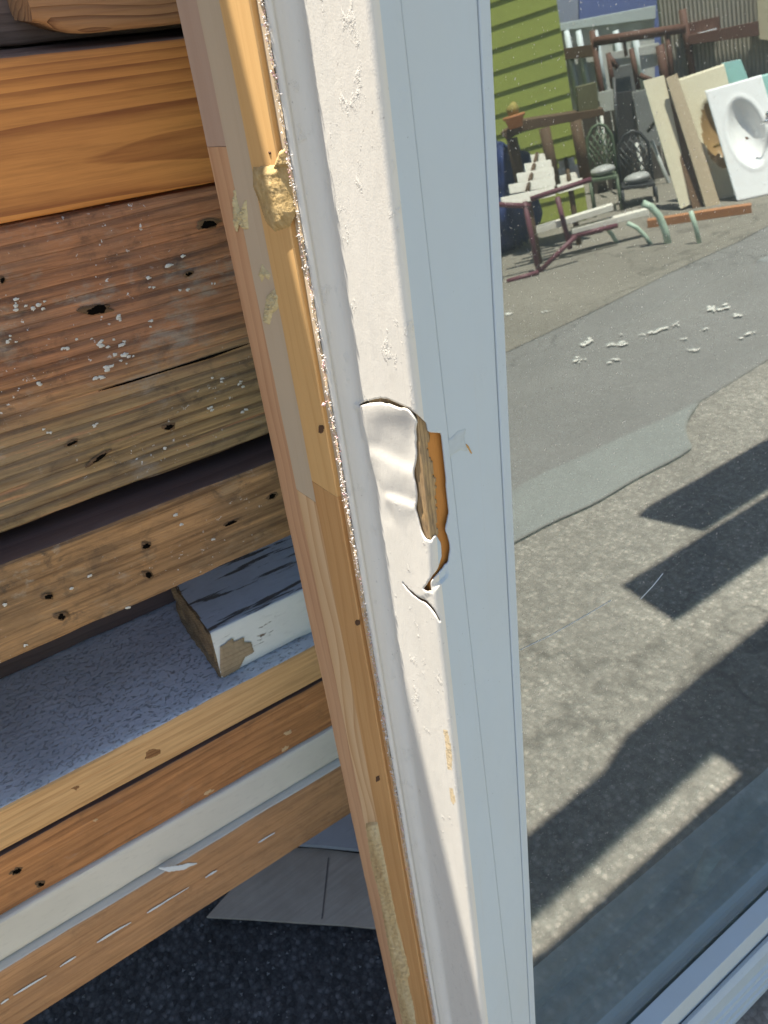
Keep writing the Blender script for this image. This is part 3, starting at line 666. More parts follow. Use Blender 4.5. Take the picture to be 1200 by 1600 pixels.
MAT['brown'] = wood('brown_timber', (.54, .285, .13), (.36, .165, .07), 'x', ring=.02, ringamt=.4, contrast=.6, fibre=.5, seed=27., warp=.02, stain=(.16, .10, .06), stainamt=.35, bumpd=.0008, streak=.35, grime=.3)
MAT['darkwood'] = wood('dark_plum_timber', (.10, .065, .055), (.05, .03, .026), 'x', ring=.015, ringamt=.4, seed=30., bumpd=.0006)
MAT['cutend'] = wood('sawn_brown_block', (.42, .21, .09), (.15, .06, .025), 'x', ring=.0055, ringamt=.95, contrast=.6, fibre=.5, seed=33., warp=.03, ringbump=1.2, bumpd=.0014)
MAT['bluepaint'] = painted('rough_blue_grey_paint', (.58, .605, .645), (.36, .37, .385), .36, 310, .6, (.6, 1, 1), .6, .0035, 2.)
MAT['whitepaint'] = painted('white_board_paint', (.63, .58, .49), (.30, .22, .14), .0, 40, .55, (.2, 1, 1), .25, .0006, 5.)
MAT['peelwhite'] = painted('peeling_white_paint', (.70, .69, .64), (.19, .135, .09), .25, 42, .6, (.22, 1, 1), .3, .0012, 7.)
MAT['peelblue'] = painted('weathered_blue_white_paint', (.52, .55, .60), (.13, .12, .11), .36, 70, .6, (.10, 1, 1), .45, .0018, 9.)

MAT['darkgrey'] = wood('dark_weathered_grey_timber', (.24, .16, .12), (.10, .06, .045), 'x', ring=.01, ringamt=.6, seed=31., bumpd=.0012, streak=.5, grime=.5)
bA = plank('lumber_board', 'orange clear fir board with a dark pointed grain figure, near the top of the stack', XL, XRL, YU, .55, zA0 + .0008, zA1, MAT['fir'], .0012, top_mat=MAT['darkgrey'])
bA.location  # grain figure is placed by the material
bB = plank('lumber_board', 'large weathered beam, ridged red-brown above and olive-stained below, with white paint crust', XL, XRL, YU + .002, .25, zC0, zA0 - .0012, MAT['ridged'], .003, amp=.002)
bC = bB
bD = plank('lumber_board', 'battered brown board with four nail holes, overhanging the blue-grey board', XL, .318, YD_, .26, zD0, zD1, MAT['nailed'], .003, amp=.002, top_mat=MAT['darkwood'])
bE = plank('lumber_board', 'honey board with rough blue-grey painted top', XL, XRL, YE, .36, zE0, zE1, MAT['honey'], .0022, top_mat=MAT['bluepaint'], amp=.0012)
bG = plank('lumber_board', 'russet board with pale scars, above the long white board', XL, XRL, YE + .006, .3, zG0, zG1, MAT['russet'], .0022, top_mat=MAT['darkwood'])
bW = plank('lumber_board', 'long white painted board between two brown boards', XL, XRL, YE + .002, .3, zW0, zW1, MAT['whitepaint'], .0012)
bK = plank('lumber_board', 'lowest brown board of the stack, with dashes of white paint', XL, XRL, YE - .010, .3, zK0, zW0 - .0018, MAT['brown'], .0015, top_mat=MAT['whitepaint'])
# filler boards behind, closing the stack
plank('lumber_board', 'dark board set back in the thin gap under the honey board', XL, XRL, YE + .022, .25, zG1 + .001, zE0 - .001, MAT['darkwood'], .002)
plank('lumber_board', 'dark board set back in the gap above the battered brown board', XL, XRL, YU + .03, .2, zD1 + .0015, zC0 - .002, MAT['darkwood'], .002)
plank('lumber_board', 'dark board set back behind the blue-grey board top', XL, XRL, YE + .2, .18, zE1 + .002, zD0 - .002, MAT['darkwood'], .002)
# block on top
zt0 = float(np.mean([l_front(60, 60, YU)[2], l_front(250, 42, YU)[2]])); xa = l_front(52, 40, YU)[0]
bT = plank('timber_block', 'sawn brown block with a curved underside on top of the stack', xa, xa + .6, YU - .004, .06, zt0, zt0 + .085, MAT['cutend'], .003, .008, .002, 'boards of the lumber stack', dip=lambda x, t: (1 - t) * (.010 * math.exp(-(x / .016) ** 2) + .010 * max(0, x - .075)), rnd=.006)
plank('lumber_board', 'dark weathered board at the top left corner behind the sawn block', XL, XRR, YU + .062, .1, zA1 + .002, zA1 + .25, MAT['darkgrey'], .002)
# peeling board on the blue top
fb = l_top(347, 1060, zE1 + .0015); fh = l_front(340, 985, fb[1])[2]
bF = plank('lumber_board', 'short thick board with peeling white front, sticking out under the battered board', fb[0], .56, fb[1], .135, zE1 + .0015, fh, MAT['peelwhite'], .0022, .006, .0015, top_mat=MAT['peelblue'])
MAT['endgrain'] = wood('broken_end_grain', (.30, .20, .10), (.07, .045, .025), 'x', ring=.004, ringamt=.8, fibre=.8, seed=40., bumpd=.003, stain=(.05, .035, .025), stainamt=.6, stainscale=30)
V = []; F = []; ny, nq = 26, 12; T = fh - zE1
for j in range(nq + 1):
    for i in range(ny + 1):
        y = .001 + .132 * i / ny; z = .0006 + (T - .0026) * j / nq
        V.append((-.0012 - .004 * abs(mn.noise(Vector((y * 60, z * 130, 5)))) - .0025 * mn.noise(Vector((y * 30, z * 260, 1))) * (0 < j < nq), y, z))
for j in range(nq):
    for i in range(ny): a = j * (ny + 1) + i; F.append((a, a + 1, a + ny + 2, a + ny + 1))
eg = mk('broken_end', V, F, MAT['endgrain'], bF); sm_ = eg.modifiers.new('t', 'SOLIDIFY'); sm_.thickness = .004; sm_.offset = 1
MAT['chip'] = wood('bare_grey_wood_chip', (.34, .25, .15), (.17, .10, .055), 'x', ring=.008, ringamt=.6, seed=44., bumpd=.0012)
bpatch('bare_chip', bF, fb[1] - .0015, [(343, 1012), (352, 1008), (362, 998), (365, 1004), (381, 996), (380, 1004), (392, 1004), (396, 1018), (383, 1026), (374, 1044), (352, 1058), (346, 1056)], MAT['chip'], .0012, 3, 1.4, .4, .2)
# nail holes, crusts, scars
for cx, cy, rx, ry, rot in ((75, 932, 8, 5, -.2), (96, 963, 9, 6, -.1), (228, 853, 7, 5, -.2), (231, 898, 8, 5, .6), (360, 817, 12, 2.5, -.4), (425, 775, 8, 4, -.5)):
    nail(bD, YD_ - .0012, cx, cy, rx, ry, rot)
for cx, cy, rx, ry, rot in ((150, 484, 22, 8, -.15), (294, 428, 7, 3.5, -.3), (325, 350, 16, 7, -.2), (3, 437, 4, 5, 0)): nail(bB, YU + .0006, cx, cy, rx, ry, rot)
bpatch('split', bB, YU + .0004, [(150, 612), (200, 597), (260, 578), (330, 556), (392, 536), (330, 558.5), (260, 580), (200, 599)], MAT['hole'], .0002, 1, .8, .3, .3, .5)
for cx, cy, rx, ry, rot in ((264, 667, 9, 5, -.3), (112, 692, 10, 3, -.4), (155, 715, 20, 3, -.6)):
    nail(bB, YU + .0006, cx, cy, rx, ry, rot)
for cx, cy, r_ in ((230, 443, 12), (187, 494, 9), (160, 540, 13), (186, 548, 15), (175, 575, 10), (20, 478, 10), (65, 480, 8), (15, 533, 10), (237, 508, 6), (121, 530, 3), (287, 455, 5), (262, 415, 3), (198, 560, 9), (155, 590, 6), (330, 445, 7), (100, 545, 8), (286, 398, 4), (45, 478, 8)):
    for k in range(max(1, int(r_ / 2.5))):
        s_ = random.choice((1.2, 1.6, 2, 2.6, 3.6))
        bpatch('paint_crust', bB, YU + .0006, disc_poly(cx + random.gauss(0, r_ * .6), cy + random.gauss(0, r_ * .5), s_ * 1.3, s_ * .8, -.3, 9, .45), MAT['crust'], .0006, 2, .8, .8, .5, .6)
for cx, cy, r_ in ((75, 673, 6), (150, 665, 3), (383, 640, 5), (375, 600, 4), (340, 590, 8), (258, 700, 3), (60, 600, 3), (330, 640, 3)):
    for k in range(3): bpatch('paint_crust', bB, YU + .0006, disc_poly(cx + random.gauss(0, r_), cy + random.gauss(0, r_ * .6), 2.4, 1.4, -.3, 9, .45), MAT['crust'], .0006, 2, .8, .8, .5, .6)
for cx, cy in ((333, 843), (275, 805), (283, 820), (8, 945), (112, 920), (140, 900), (40, 1008), (200, 950)):
    bpatch('paint_crust', bD, YD_ - .0012, disc_poly(cx, cy, 3.4, 1.6, -.3, 9, .45), MAT['crust'], .0006, 2, .8, .8, .5, .6)
MAT['pale'] = plain('pale_scar', (.56, .36, .19), .8, var=.3, scale=300); MAT['strk'] = plain('white_paint_streak', (.66, .67, .66), .6, var=.1)
for cx, cy, rx, ry, rot in ((148, 1282, 3.5, 2.5, 0), (450, 1145, 6, 3.5, -.5), (326, 1238, 7, 4, -.5), (445, 1170, 5, 3, -.3)): bpatch('scar', bG, YE + .005, disc_poly(cx, cy, rx, ry * .7, -.52, 13, .5), MAT['pale'], .0002, 2, .8)
for cx, cy, rx, ry, rot in ((26, 1361, 10, 4, -.5), (63, 1381, 6, 4, -.2)): nail(bG, YE + .0054, cx, cy, rx, ry, rot)
for a, b in (((228, 1428), (258, 1410)), ((245, 1417), (300, 1384)), ((150, 1474), (205, 1441)), ((20, 1556), (75, 1523)), ((92, 1512), (120, 1494)), ((0, 1570), (14, 1561)), ((402, 1318), (432, 1300)), ((320, 1372), (340, 1360))):
    dx, dy = b[0] - a[0], b[1] - a[1]; bpatch('paint_streak', bK, YE - .0112, [a, (a[0] + dx * .3, a[1] + dy * .3 - 1.2), (a[0] + dx * .7, a[1] + dy * .7 - .9), b, (a[0] + dx * .6, a[1] + dy * .6 + .6), (a[0] + dx * .25, a[1] + dy * .25 + .7)], MAT['strk'], .0003, 1, .7, jit=.5)
bpatch('paint_streak', bK, YE - .0112, [(248, 1357), (262, 1355), (285, 1352), (296, 1349), (308, 1350), (296, 1354), (288, 1359), (264, 1362)], MAT['strk'], .0006, 1.5, 1., jit=.5)
MAT['kn'] = wood('swirled_knot', (.30, .14, .05), (.11, .045, .018), 'x', ring=.004, ringamt=.9, seed=50., warp=.05)
bpatch('knot', bE, YE - .0004, disc_poly(238, 1177, 14, 7, -.5), MAT['kn'], .0006, 3, 1.2); bpatch('knot', bE, YE - .0004, disc_poly(118, 1231, 6, 3, -.4), MAT['kn'], .0005, 2, 1.2)
BK = root('dark_backing', 'added black backing behind the window, keeps the view through the glass dark', 'backing', Matrix.Translation((1.6, 1.95, 0)))  # invented dark mass so that little shows through the pane
MAT['black'] = plain('black_backing', (.016, .017, .018), .7, var=.4, scale=7, bump=.5)
box('backing_block', -1.05, 1.6, -.12, .5, .12, 1.75, MAT['black'], BK, None, .03); box('backing', -1.0, 1.5, -.08, .45, 0, .119, MAT['darkwood'], BK, None, .004)
# bearers that hold the stack off the ground, out of the picture
MAT['bearer'] = MAT['brown']
for bx_ in (-.95, .50):
    p = LM @ Vector((bx_, YE + .02, zK0)); 
    tag(box('bearer_post', -.05, .05, 0, .26, 0, p.z - .004 - (.02), MAT['bearer'], None, Matrix.Translation((p.x, p.y, 0)), .004), 'timber bearer holding up the %s end of the lumber stack' % ('left' if bx_ < 0 else 'right'), 'post', 'bearers')
# block under the raised window corner
p = WM @ Vector((.30, .45, ZB)); 
tag(box('wood_block', -.06, .06, -.08, .08, 0, p.z - .006, MAT['nailed'], None, Matrix.Translation((p.x, p.y, 0)), .003), 'scrap wood block under the raised left corner of the window', 'block')
# cardboard on the asphalt
g = G('grey_tan_cardboard'); cb = g.noise(g.map((1, 1, 1)), 16, 5, .65); cc = g.noise(g.map((6, 160, 1), rot=(0, 0, .25)), 1., 3, .6)
MAT['card'] = g.done(g.mix(cc, g.ramp(cb, [(.3, (.30, .25, .19)), (.7, (.42, .36, .28))]), (.23, .19, .145)), .85, g.bump(cc, .7, .002))
MAT['card2'] = painted('blue_grey_board', (.30, .305, .305), (.16, .15, .14), .2, 40, .6, (.3, 1, 1), .4, .0008, 3.)
def gq(L, z): return [Vector((q.x, q.y, z)) for q in (g_pt(*p) for p in L)]
c1 = gq([(325, 1437), (400, 1441), (470, 1446), (540, 1450), (600, 1456), (700, 1466), (690, 1330), (570, 1339), (500, 1330), (440, 1328), (372, 1385)], .006)
tag(slab('cardboard_sheet', c1[::-1], .007, MAT['card'], bv=.001, n=Vector((0, 0, 1))), 'grey tan cardboard sheet lying on the asphalt under the stack', 'cardboard')
c2 = gq([(380, 1344), (440, 1327), (500, 1331), (640, 1345), (640, 1240), (440, 1240)], .016)
tag(slab('board_offcut', c2[::-1], .012, MAT['card2'], bv=.001, n=Vector((0, 0, 1))), 'blue-grey offcut lying behind the cardboard under the stack', 'board')
MAT['tape'] = plain('crease', (.09, .075, .065), .9)
e0, e1 = gq([(505, 1440), (515, 1345)], .0132)
slab('crease', [e0 + Vector((-.0015, 0, 0)), e0 + Vector((.0015, 0, 0)), e1 + Vector((.0015, 0, 0)), e1 + Vector((-.0015, 0, 0))], .0006, MAT['tape'], bpy.data.objects['cardboard_sheet'], None, 0, Vector((0, 0, 1)))
# loose grit on the near asphalt
V = []; F = []; 
for k in range(260):
    px, py = random.uniform(-60, 680), random.uniform(1330, 1680); q = g_pt(px, py); s = random.uniform(.0012, .0045)
    b = len(V); a0 = random.uniform(0, 6)
    V += [(q.x + s * math.cos(a0 + 2.1 * i), q.y + s * math.sin(a0 + 2.1 * i), .0005) for i in range(3)] + [(q.x, q.y, s * random.uniform(.5, 1.1))]
    F += [(b, b + 1, b + 3), (b + 1, b + 2, b + 3), (b + 2, b, b + 3)]
grit = mk('loose_grit', V, F, plain('grey_grit', (.12, .12, .12), .9, var=.6, scale=300)); grit['kind'] = 'stuff'; grit['label'] = 'loose grey grit scattered on the shaded asphalt'; grit['category'] = 'grit'

# ------------------------------------------------------------------ OVERHEAD RACK (throws the barred shade seen in the pane)
HC = 2.45
def lift(x, y, h=HC): return Vector((x + SW.x / SW.z * h, y + SW.y / SW.z * h, h))
RK = wood('rack_timber', (.36, .2, .09), (.2, .1, .04), 'x', seed=60.)
near = [(-3, .075), (.376, .056), (.47, .02), (.556, -.029), (.636, -.058), (.72, -.065), (1.02, -.036), (1.045, -.05), (1.06, -.10), (1.07, -.20), (3.2, -.20), (3.2, 2.4), (-3, 2.4)]
tag(slab('shade_canopy', [lift(*p) for p in near], .012, plain('shade_sheet_brown', (.22, .17, .12), .8), bv=0, n=Vector((0, 0, 1))), 'added brown canopy sheet, out of view overhead, shaped to cast the near shade', 'canopy')  # unseen sheet added overhead, outlined to throw the shade nearest the window
def shade_board(nm, L, label, h=HC + .05): tag(slab(nm, [lift(*p, h) for p in L], .04, RK, bv=.002, n=Vector((0, 0, 1))), label, 'board', 'boards laid overhead on the rack')
shade_board('rack_board', [(-1.6, -.145), (1.0, -.14), (3.2, -.13), (3.2, -.30), (.98, -.325), (.86, -.29), (-1.6, -.29)], 'wide plank laid overhead along the front of the rack')
shade_board('rack_board', [(1.41, -.516), (3.3, -.43), (3.3, -.60), (1.465, -.752)], 'middle plank laid overhead, cut short at its left end')
shade_board('rack_board', [(1.853, -.741), (3.3, -.66), (3.3, -.87), (1.9, -1.0), (1.83, -.99)], 'outer plank laid overhead, shortest of the three')
for x_ in (-2.6, 3.5):
    R_ = root('lumber_rack', 'timber upright with arm of the lumber rack at its %s end' % ('left' if x_ < 0 else 'right'), 'rack', Matrix.Translation((x_, 2.9, 0)), 'rack uprights')
    box('post', -.05, .05, -.05, .05, 0, HC - .06, RK, R_, None, .004); box('arm', -.045, .045, -3.3, .2, HC - .058, HC - .004, RK, R_, None, .004)
    box('brace', -.03, .03, -.5, -.4, HC - .5, HC - .0605, RK, R_, None, .004)

# ------------------------------------------------------------------ THE YARD BEHIND THE CAMERA, seen mirrored in the pane
def vroot(name, label, cat, p, group=None): return root(name, label, cat, Matrix.Translation(p), group)
def rp(zx, zy, Gp, back=0.): return r_v(*Z6(zx, zy), Gp, back)
def away(Gp):
    o = w3(MC); return Vector((Gp.x - o.x, Gp.y - o.y, 0)).normalized()
def rel(R, pts): return [Vector(p) - R.matrix_world.translation for p in pts]
def rslab(name, R, zpts, Gp, thick, mat, back=0., bv=.004): return slab(name, rel(R, [rp(x, y, Gp, back) for x, y in zpts]), thick, mat, R, None, bv, away(Gp))
def rtube(name, R, zpts, Gp, r, mat, backs=None, seg=8): return tube(name, rel(R, [rp(x, y, Gp, (backs[i] if backs else 0.)) for i, (x, y) in enumerate(zpts)]), r, mat, R, None, seg)
# green clapboard building
Gg = r_g(893, 352); n = away(Gg); side = Vector((n.y, -n.x, 0)); 
if (r_v(1000, 300, Gg) - r_v(800, 300, Gg)).dot(side) < 0: side = -side
edge = rp(355, 430, Gg); edge.z = 0
RG = root('green_building', 'lime green clapboard building across the yard', 'building', Matrix(((side.x, n.x, 0, edge.x), (side.y, n.y, 0, edge.y), (0, 0, 1, 0), (0, 0, 0, 1))))
MAT['green'] = plain('lime_green_paint', (.30, .335, .065), .6, var=.18, scale=3)
box('wall', -7, 0, .03, 4, 0, 5.2, MAT['green'], RG, None, .01)
sbm = mk('siding_board', [(-7, .028, 0), (.02, .028, 0), (.02, .006, 0), (-7, .006, 0), (-7, .028, .199), (.02, .028, .199), (.02, .022, .199), (-7, .022, .199)], BOXF, MAT['green'], RG)
sbm.location = (0, 0, .1)
for k in range(1, 26):
    o = sbm.copy(); C.objects.link(o); o.parent = RG; o.location = (0, 0, .1 + .195 * k)
# white shed with flat roof
Gs = Gg + n * 3.0; Gs.z = 0; 
R_ = vroot('white_shed', 'low white shed with a pale flat roof behind the pipe rack', 'shed', Gs)
MAT['shedwhite'] = plain('dull_white_boards', (.62, .62, .58), .7, var=.1, scale=2); MAT['roofpale'] = plain('pale_roof_edge', (.60, .66, .68), .5, var=.1, scale=2); MAT['beam'] = plain('brown_beam', (.10, .06, .03), .8); MAT['rust'] = plain('rusty_brown_steel', (.12, .055, .035), .7, var=.3)
rslab('wall', R_, [(280, 130), (720, 60), (720, 560), (280, 560)], Gs, 2.5, MAT['shedwhite'], .3)
rslab('roof', R_, [(250, 112), (725, 22), (725, 78), (250, 140)], Gs, 3, MAT['roofpale'], .24)
rslab('beam', R_, [(260, 215), (480, 185), (480, 238), (260, 262)], Gs, .15, MAT['beam'], .1)
for zx in (350, 400, 470, 560, 640): rtube('post', R_, [(zx - 8, 130), (zx + 42, 430)], Gs, .04, MAT['roofpale'], [.26, .26], 6)
# blue building behind
Gb = Gg + n * 7.0; R_ = vroot('blue_building', 'dusky blue building rising behind the white shed', 'building', Gb)
MAT['blue'] = plain('dusky_blue_paint', (.13, .165, .36), .6, var=.06, scale=1); MAT['lav'] = plain('grey_lavender_paint', (.30, .32, .40), .6, var=.06, scale=1)
rslab('wall', R_, [(395, -160), (900, -260), (900, 420), (395, 420)], Gb, 4, MAT['blue'])
rslab('side_wall', R_, [(150, -120), (392, -160), (392, 420), (150, 420)], Gb, 4, MAT['lav'])
# corrugated metal shed
Gm = Gg + n * 1.8 + side * 2.2; R_ = vroot('metal_shed', 'beige corrugated metal shed at the far right of the yard', 'shed', Gm)
MAT['corr'] = plain('beige_corrugated_steel', (.38, .35, .29), .5, var=.08, scale=3)
A_, B_ = rp(735, 60, Gm), rp(1420, -60, Gm); L_ = (B_ - A_); L_.z = 0; LL = L_.length; ux = L_.normalized(); V = []; F = []; nw = 150
for i in range(nw + 1):
    p = Vector((A_.x, A_.y, 0)) + ux * (LL * i / nw) + away(Gm) * (.03 * math.sin(i * 1.5708)); V += [(p.x, p.y, 0), (p.x, p.y, 4.6)]
    if i: b = 2 * i; F.append((b - 2, b, b + 1, b - 1))
o = mk('corrugated_wall', rel(R_, V), F, MAT['corr'], R_); s_ = o.modifiers.new('t', 'SOLIDIFY'); s_.thickness = .02
rslab('lintel', R_, [(860, 150), (1160, 88), (1165, 150), (865, 190)], Gm, .2, MAT['rust'], -.3)
rslab('side_panel', R_, [(1150, -40), (1420, -80), (1420, 200), (1160, 165)], Gm, .1, plain('cream_panel', (.52, .45, .30), .6), -.2)
# dark timber fence behind the goods
Gf = r_g(*Z6(700, 800)); 
Rf = vroot('timber_fence', 'dark weathered board fence behind the sinks and chairs', 'fence', Gf)
MAT['fence'] = plain('dark_weathered_boards', (.075, .06, .048), .8, var=.4, scale=8)
for k in range(17):
    zx = 400 + k * 62; rslab('fence_board', Rf, [(zx, 445 - (zx - 380) * .12 + random.uniform(-18, 18)), (zx + 58, 440 - (zx - 380) * .12 + random.uniform(-12, 12)), (zx + 150, 1010 - (zx - 380) * .12), (zx + 92, 1020 - (zx - 380) * .12)], Gf, .03, MAT['fence'], .5 + .03 * (k % 2))
# pipe rack
Gp = Gf + away(Gf) * .6; R_ = vroot('pipe_rack', 'rusty steel pipe rack with hanging white panels', 'rack', Gp)
for a, b, r_ in (((455, 178), (850, 118), .05), ((450, 130), (520, 560), .035), ((520, 225), (545, 400), .03), ((560, 290), (520, 235), .03), ((620, 205), (650, 380), .03), ((655, 320), (715, 345), .03), ((742, 190), (775, 420), .05), ((770, 110), (800, 400), .03), ((835, 40), (880, 330), .04), ((590, 170), (598, 240), .02)): rtube('pipe', R_, [a, b], Gp, r_, MAT['rust'])
rslab('hanging_panel', R_, [(525, 225), (618, 205), (628, 268), (535, 288)], Gp, .03, MAT['shedwhite'], .1); rslab('hanging_panel', R_, [(650, 200), (738, 180), (745, 275), (662, 298)], Gp, .03, MAT['shedwhite'], .1)
rslab('girder', R_, [(830, 105), (992, 68), (996, 125), (834, 160)], Gp, .12, MAT['rust'], .05); rslab('tray', R_, [(870, 150), (980, 118), (982, 138), (872, 170)], Gp, .1, MAT['roofpale'], -.05)
rslab('grey_box', R_, [(540, 290), (620, 270), (640, 390), (555, 400)], Gp, .4, plain('grey_metal_box', (.20, .20, .20), .5), .2)
rslab('brown_box', R_, [(865, 190), (1085, 140), (1090, 240), (870, 275)], Gp, .4, plain('dark_red_brown', (.10, .035, .025), .7), .3)
# vanity tops and slabs
Gv = r_g(*Z6(1060, 862)); MAT['cream'] = plain('cream_marble', (.70, .63, .45), .3, var=.06, scale=9); MAT['porc'] = plain('white_marble', (.80, .79, .76), .2, var=.03, scale=9); MAT['tanb'] = plain('tan_basin', (.34, .22, .10), .35, var=.15); MAT['chrome'] = plain('chrome', (.8, .8, .8), .12, 1.); MAT['brass'] = plain('brass', (.75, .5, .15), .2, 1.); MAT['teal'] = plain('teal_slab', (.27, .48, .43), .4, var=.08, scale=6)
def vanity(name, label, quad, basin, mat, bmat, Gp_, back, faucet, fmat, drain=True):
    """leaning vanity top: slab with an oval basin moulded into it (basin: centre u, v and radii along the slab)"""
    c = [rp(*q, Gp_, back + (.0 if i > 1 else .35)) for i, q in enumerate(quad)]
    base = (c[2] + c[3]) / 2; base.z = 0; R_ = vroot(name, label, 'sink', base, 'sinks and slabs leaning on the fence')
    O = c[0]; U = c[1] - c[0]; W_ = c[3] - c[0]; nrm = U.cross(W_).normalized()
    if nrm.dot(w3(MC) - O) < 0: nrm = -nrm
    P = lambda u, v, h=0.: O + U * u + W_ * v + nrm * h
    V = []; F = []; nu, nv = 36, 54; bu, bv_, ru, rv, dp = basin
    for j in range(nv + 1):
        for i in range(nu + 1):
            u, v = i / nu, j / nv; rr = math.hypot((u - bu) / ru, (v - bv_) / rv)
            h = -dp * (1 - rr ** 2.6) if rr < 1 else (.008 * math.exp(-((rr - 1.06) / .05) ** 2))
            V.append(P(u, v, h))
    for j in range(nv):
        for i in range(nu): a = j * (nu + 1) + i; F.append((a, a + 1, a + nu + 2, a + nu + 1))
    fm = [1 if math.hypot(((q[0] % (nu + 1) + .5) / nu - bu) / ru, ((q[0] // (nu + 1) + .5) / nv - bv_) / rv) < .97 else 0 for q in F]
    o = mk('slab', rel(R_, V), F, [mat, bmat], R_, None, True, fm); s_ = o.modifiers.new('t', 'SOLIDIFY'); s_.thickness = .025; s_.offset = -1 if False else 0
    if drain: tube('drain', rel(R_, [P(bu - ru * .1, bv_ + rv * .1, -dp * .98), P(bu - ru * .1, bv_ + rv * .1, -dp * .9)]), .03, MAT['rust'], R_, None, 12)
    if faucet:
        u, v = faucet; tube('faucet', rel(R_, [P(u, v, 0), P(u, v, .10), P(u - .08, v, .14), P(u - .17, v, .10)]), [.02, .016, .014, .012], fmat, R_, None, 10)
        for dv in (-.08, .08): tube('tap', rel(R_, [P(u, v + dv, 0), P(u, v + dv, .05)]), [.018, .024], fmat, R_, None, 10)
    return R_
vanity('vanity_top', 'white vanity top with an oval basin and chrome taps, leaning at the right', [(930, 388), (1172, 320), (1285, 790), (1068, 860)], (.5, .44, .33, .30, .13), MAT['porc'], MAT['porc'], Gv, -.05, (.93, .42), MAT['chrome'])
vanity('vanity_top', 'cream vanity top with a tan basin and brass tap, behind the white one', [(795, 345), (1010, 272), (1130, 850), (940, 905)], (.55, .47, .30, .26, .12), MAT['cream'], MAT['tanb'], Gv, .25, (.62, .56), MAT['brass'])
vanity('vanity_top', 'pale grey-green vanity top at the far right behind the white one', [(1150, 328), (1360, 270), (1420, 740), (1290, 800)], (.6, .4, .25, .26, .12), MAT['teal'], MAT['porc'], Gv, .15, None, MAT['chrome'])
def lean_slab(name, label, quad, mat, back, cat='slab'):
    c = [rp(*q, Gv, back + (0. if i > 1 else .35)) for i, q in enumerate(quad)]; base = (c[2] + c[3]) / 2; base.z = 0
    R_ = vroot(name, label, cat, base, 'sinks and slabs leaning on the fence'); slab('panel', rel(R_, c), .03, mat, R_); return R_
lean_slab('stone_slab', 'narrow cream slab leaning left of the cream vanity top', [(670, 348), (760, 322), (878, 868), (826, 892)], MAT['cream'], .15)
lean_slab('stone_slab', 'teal slab leaning behind the vanity tops', [(1000, 272), (1082, 255), (1300, 800), (1200, 840)], MAT['teal'], .45)
lean_slab('timber_plank', 'beige plank leaning between the two cream pieces', [(768, 335), (815, 315), (1000, 882), (945, 918)], plain('beige_plank', (.48, .38, .25), .7), .02, 'plank')
lean_slab('timber_plank', 'dark brown plank leaning between the cream pieces', [(765, 455), (815, 445), (930, 880), (880, 900)], plain('dark_brown_plank', (.14, .08, .04), .7), .1, 'plank')
a_, b_ = r_g(*Z6(690, 968)), r_g(*Z6(1130, 905)); R_ = vroot('timber_beam', 'orange-brown timber lying at the foot of the vanity tops', 'beam', (a_ + b_) / 2)
q_ = [a_, b_, b_ - away(Gv) * .10, a_ - away(Gv) * .10]; slab('beam', rel(R_, [Vector((p.x, p.y, .012)) for p in q_]), .07, plain('orange_brown_timber', (.38, .17, .07), .7), R_, n=Vector((0, 0, 1)))
# lattice chairs
MAT['dkgreen'] = plain('grey_green_wire', (.10, .13, .08), .5); MAT['dkgrey'] = plain('dark_wire', (.035, .035, .035), .45); MAT['cush'] = plain('silver_cushion', (.36, .36, .34), .4, var=.3)
def lattice(label, x0, x1, y0, y1, Gc, mat, lean):
    R_ = vroot('wire_chair', label, 'chair', Gc, 'wire chairs in front of the fence'); sl = lean
    f = lambda u, v: (x0 + (x1 - x0) * u + sl * v - 30 * (1 - v) * math.sin(u * math.pi) * 0, y0 + (y1 - y0) * v - 25 * math.sin(u * math.pi) * (1 - v) - 18 * u)
    rtube('back_frame', R_, [f(0, 1), f(0, .5), f(.03, .15), f(.25, 0), f(.5, -.03), f(.75, 0), f(.97, .15), f(1, .5), f(1, 1)], Gc, .018, mat)
    for k in range(6):
        u = k / 5; rtube('wire', R_, [f(max(0, u - .45), .05 + max(0, .45 - u) * .8), f(min(1, u + .45), .95 - max(0, u + .45 - 1) * .8)], Gc, .008, mat, seg=5)
        rtube('wire', R_, [f(min(1, u + .45), .05 + max(0, u + .45 - 1) * .8), f(max(0, u - .45), .95 - max(0, .45 - u) * .8)], Gc, .008, mat, seg=5)
    c = [rp(*f(.0, 1), Gc), rp(*f(1, 1), Gc)]; fw = -away(Gc) * .42
    slab('seat', rel(R_, [c[0], c[1], c[1] + fw, c[0] + fw]), .03, mat, R_, n=Vector((0, 0, 1)))
    for p in (c[0], c[1], c[0] + fw, c[1] + fw): tube('leg', rel(R_, [p, Vector((p.x, p.y, .01))]), .016, mat, R_)
    mid = (c[0] + c[1]) / 2 + fw * .5 + Vector((0, 0, .08))
    V = []; F = []
    for j in range(9):
        for i in range(12):
            t, ph = math.pi * j / 8, 2 * math.pi * i / 12; V.append(mid + Vector((.14 * math.sin(t) * math.cos(ph), .14 * math.sin(t) * math.sin(ph), .055 * math.cos(t))))
    for j in range(8):
        for i in range(12): F.append((j * 12 + i, j * 12 + (i + 1) % 12, (j + 1) * 12 + (i + 1) % 12, (j + 1) * 12 + i))
    mk('cushion', rel(R_, V), F, MAT['cush'], R_, None, True)
Gc = r_g(*Z6(560, 880))
lattice('grey-green wire lattice chair beside the green building', 425, 535, 570, 760, Gc, MAT['dkgreen'], 20)
lattice('dark wire lattice chair left of the leaning slabs', 555, 690, 600, 790, Gc, MAT['dkgrey'], 20)
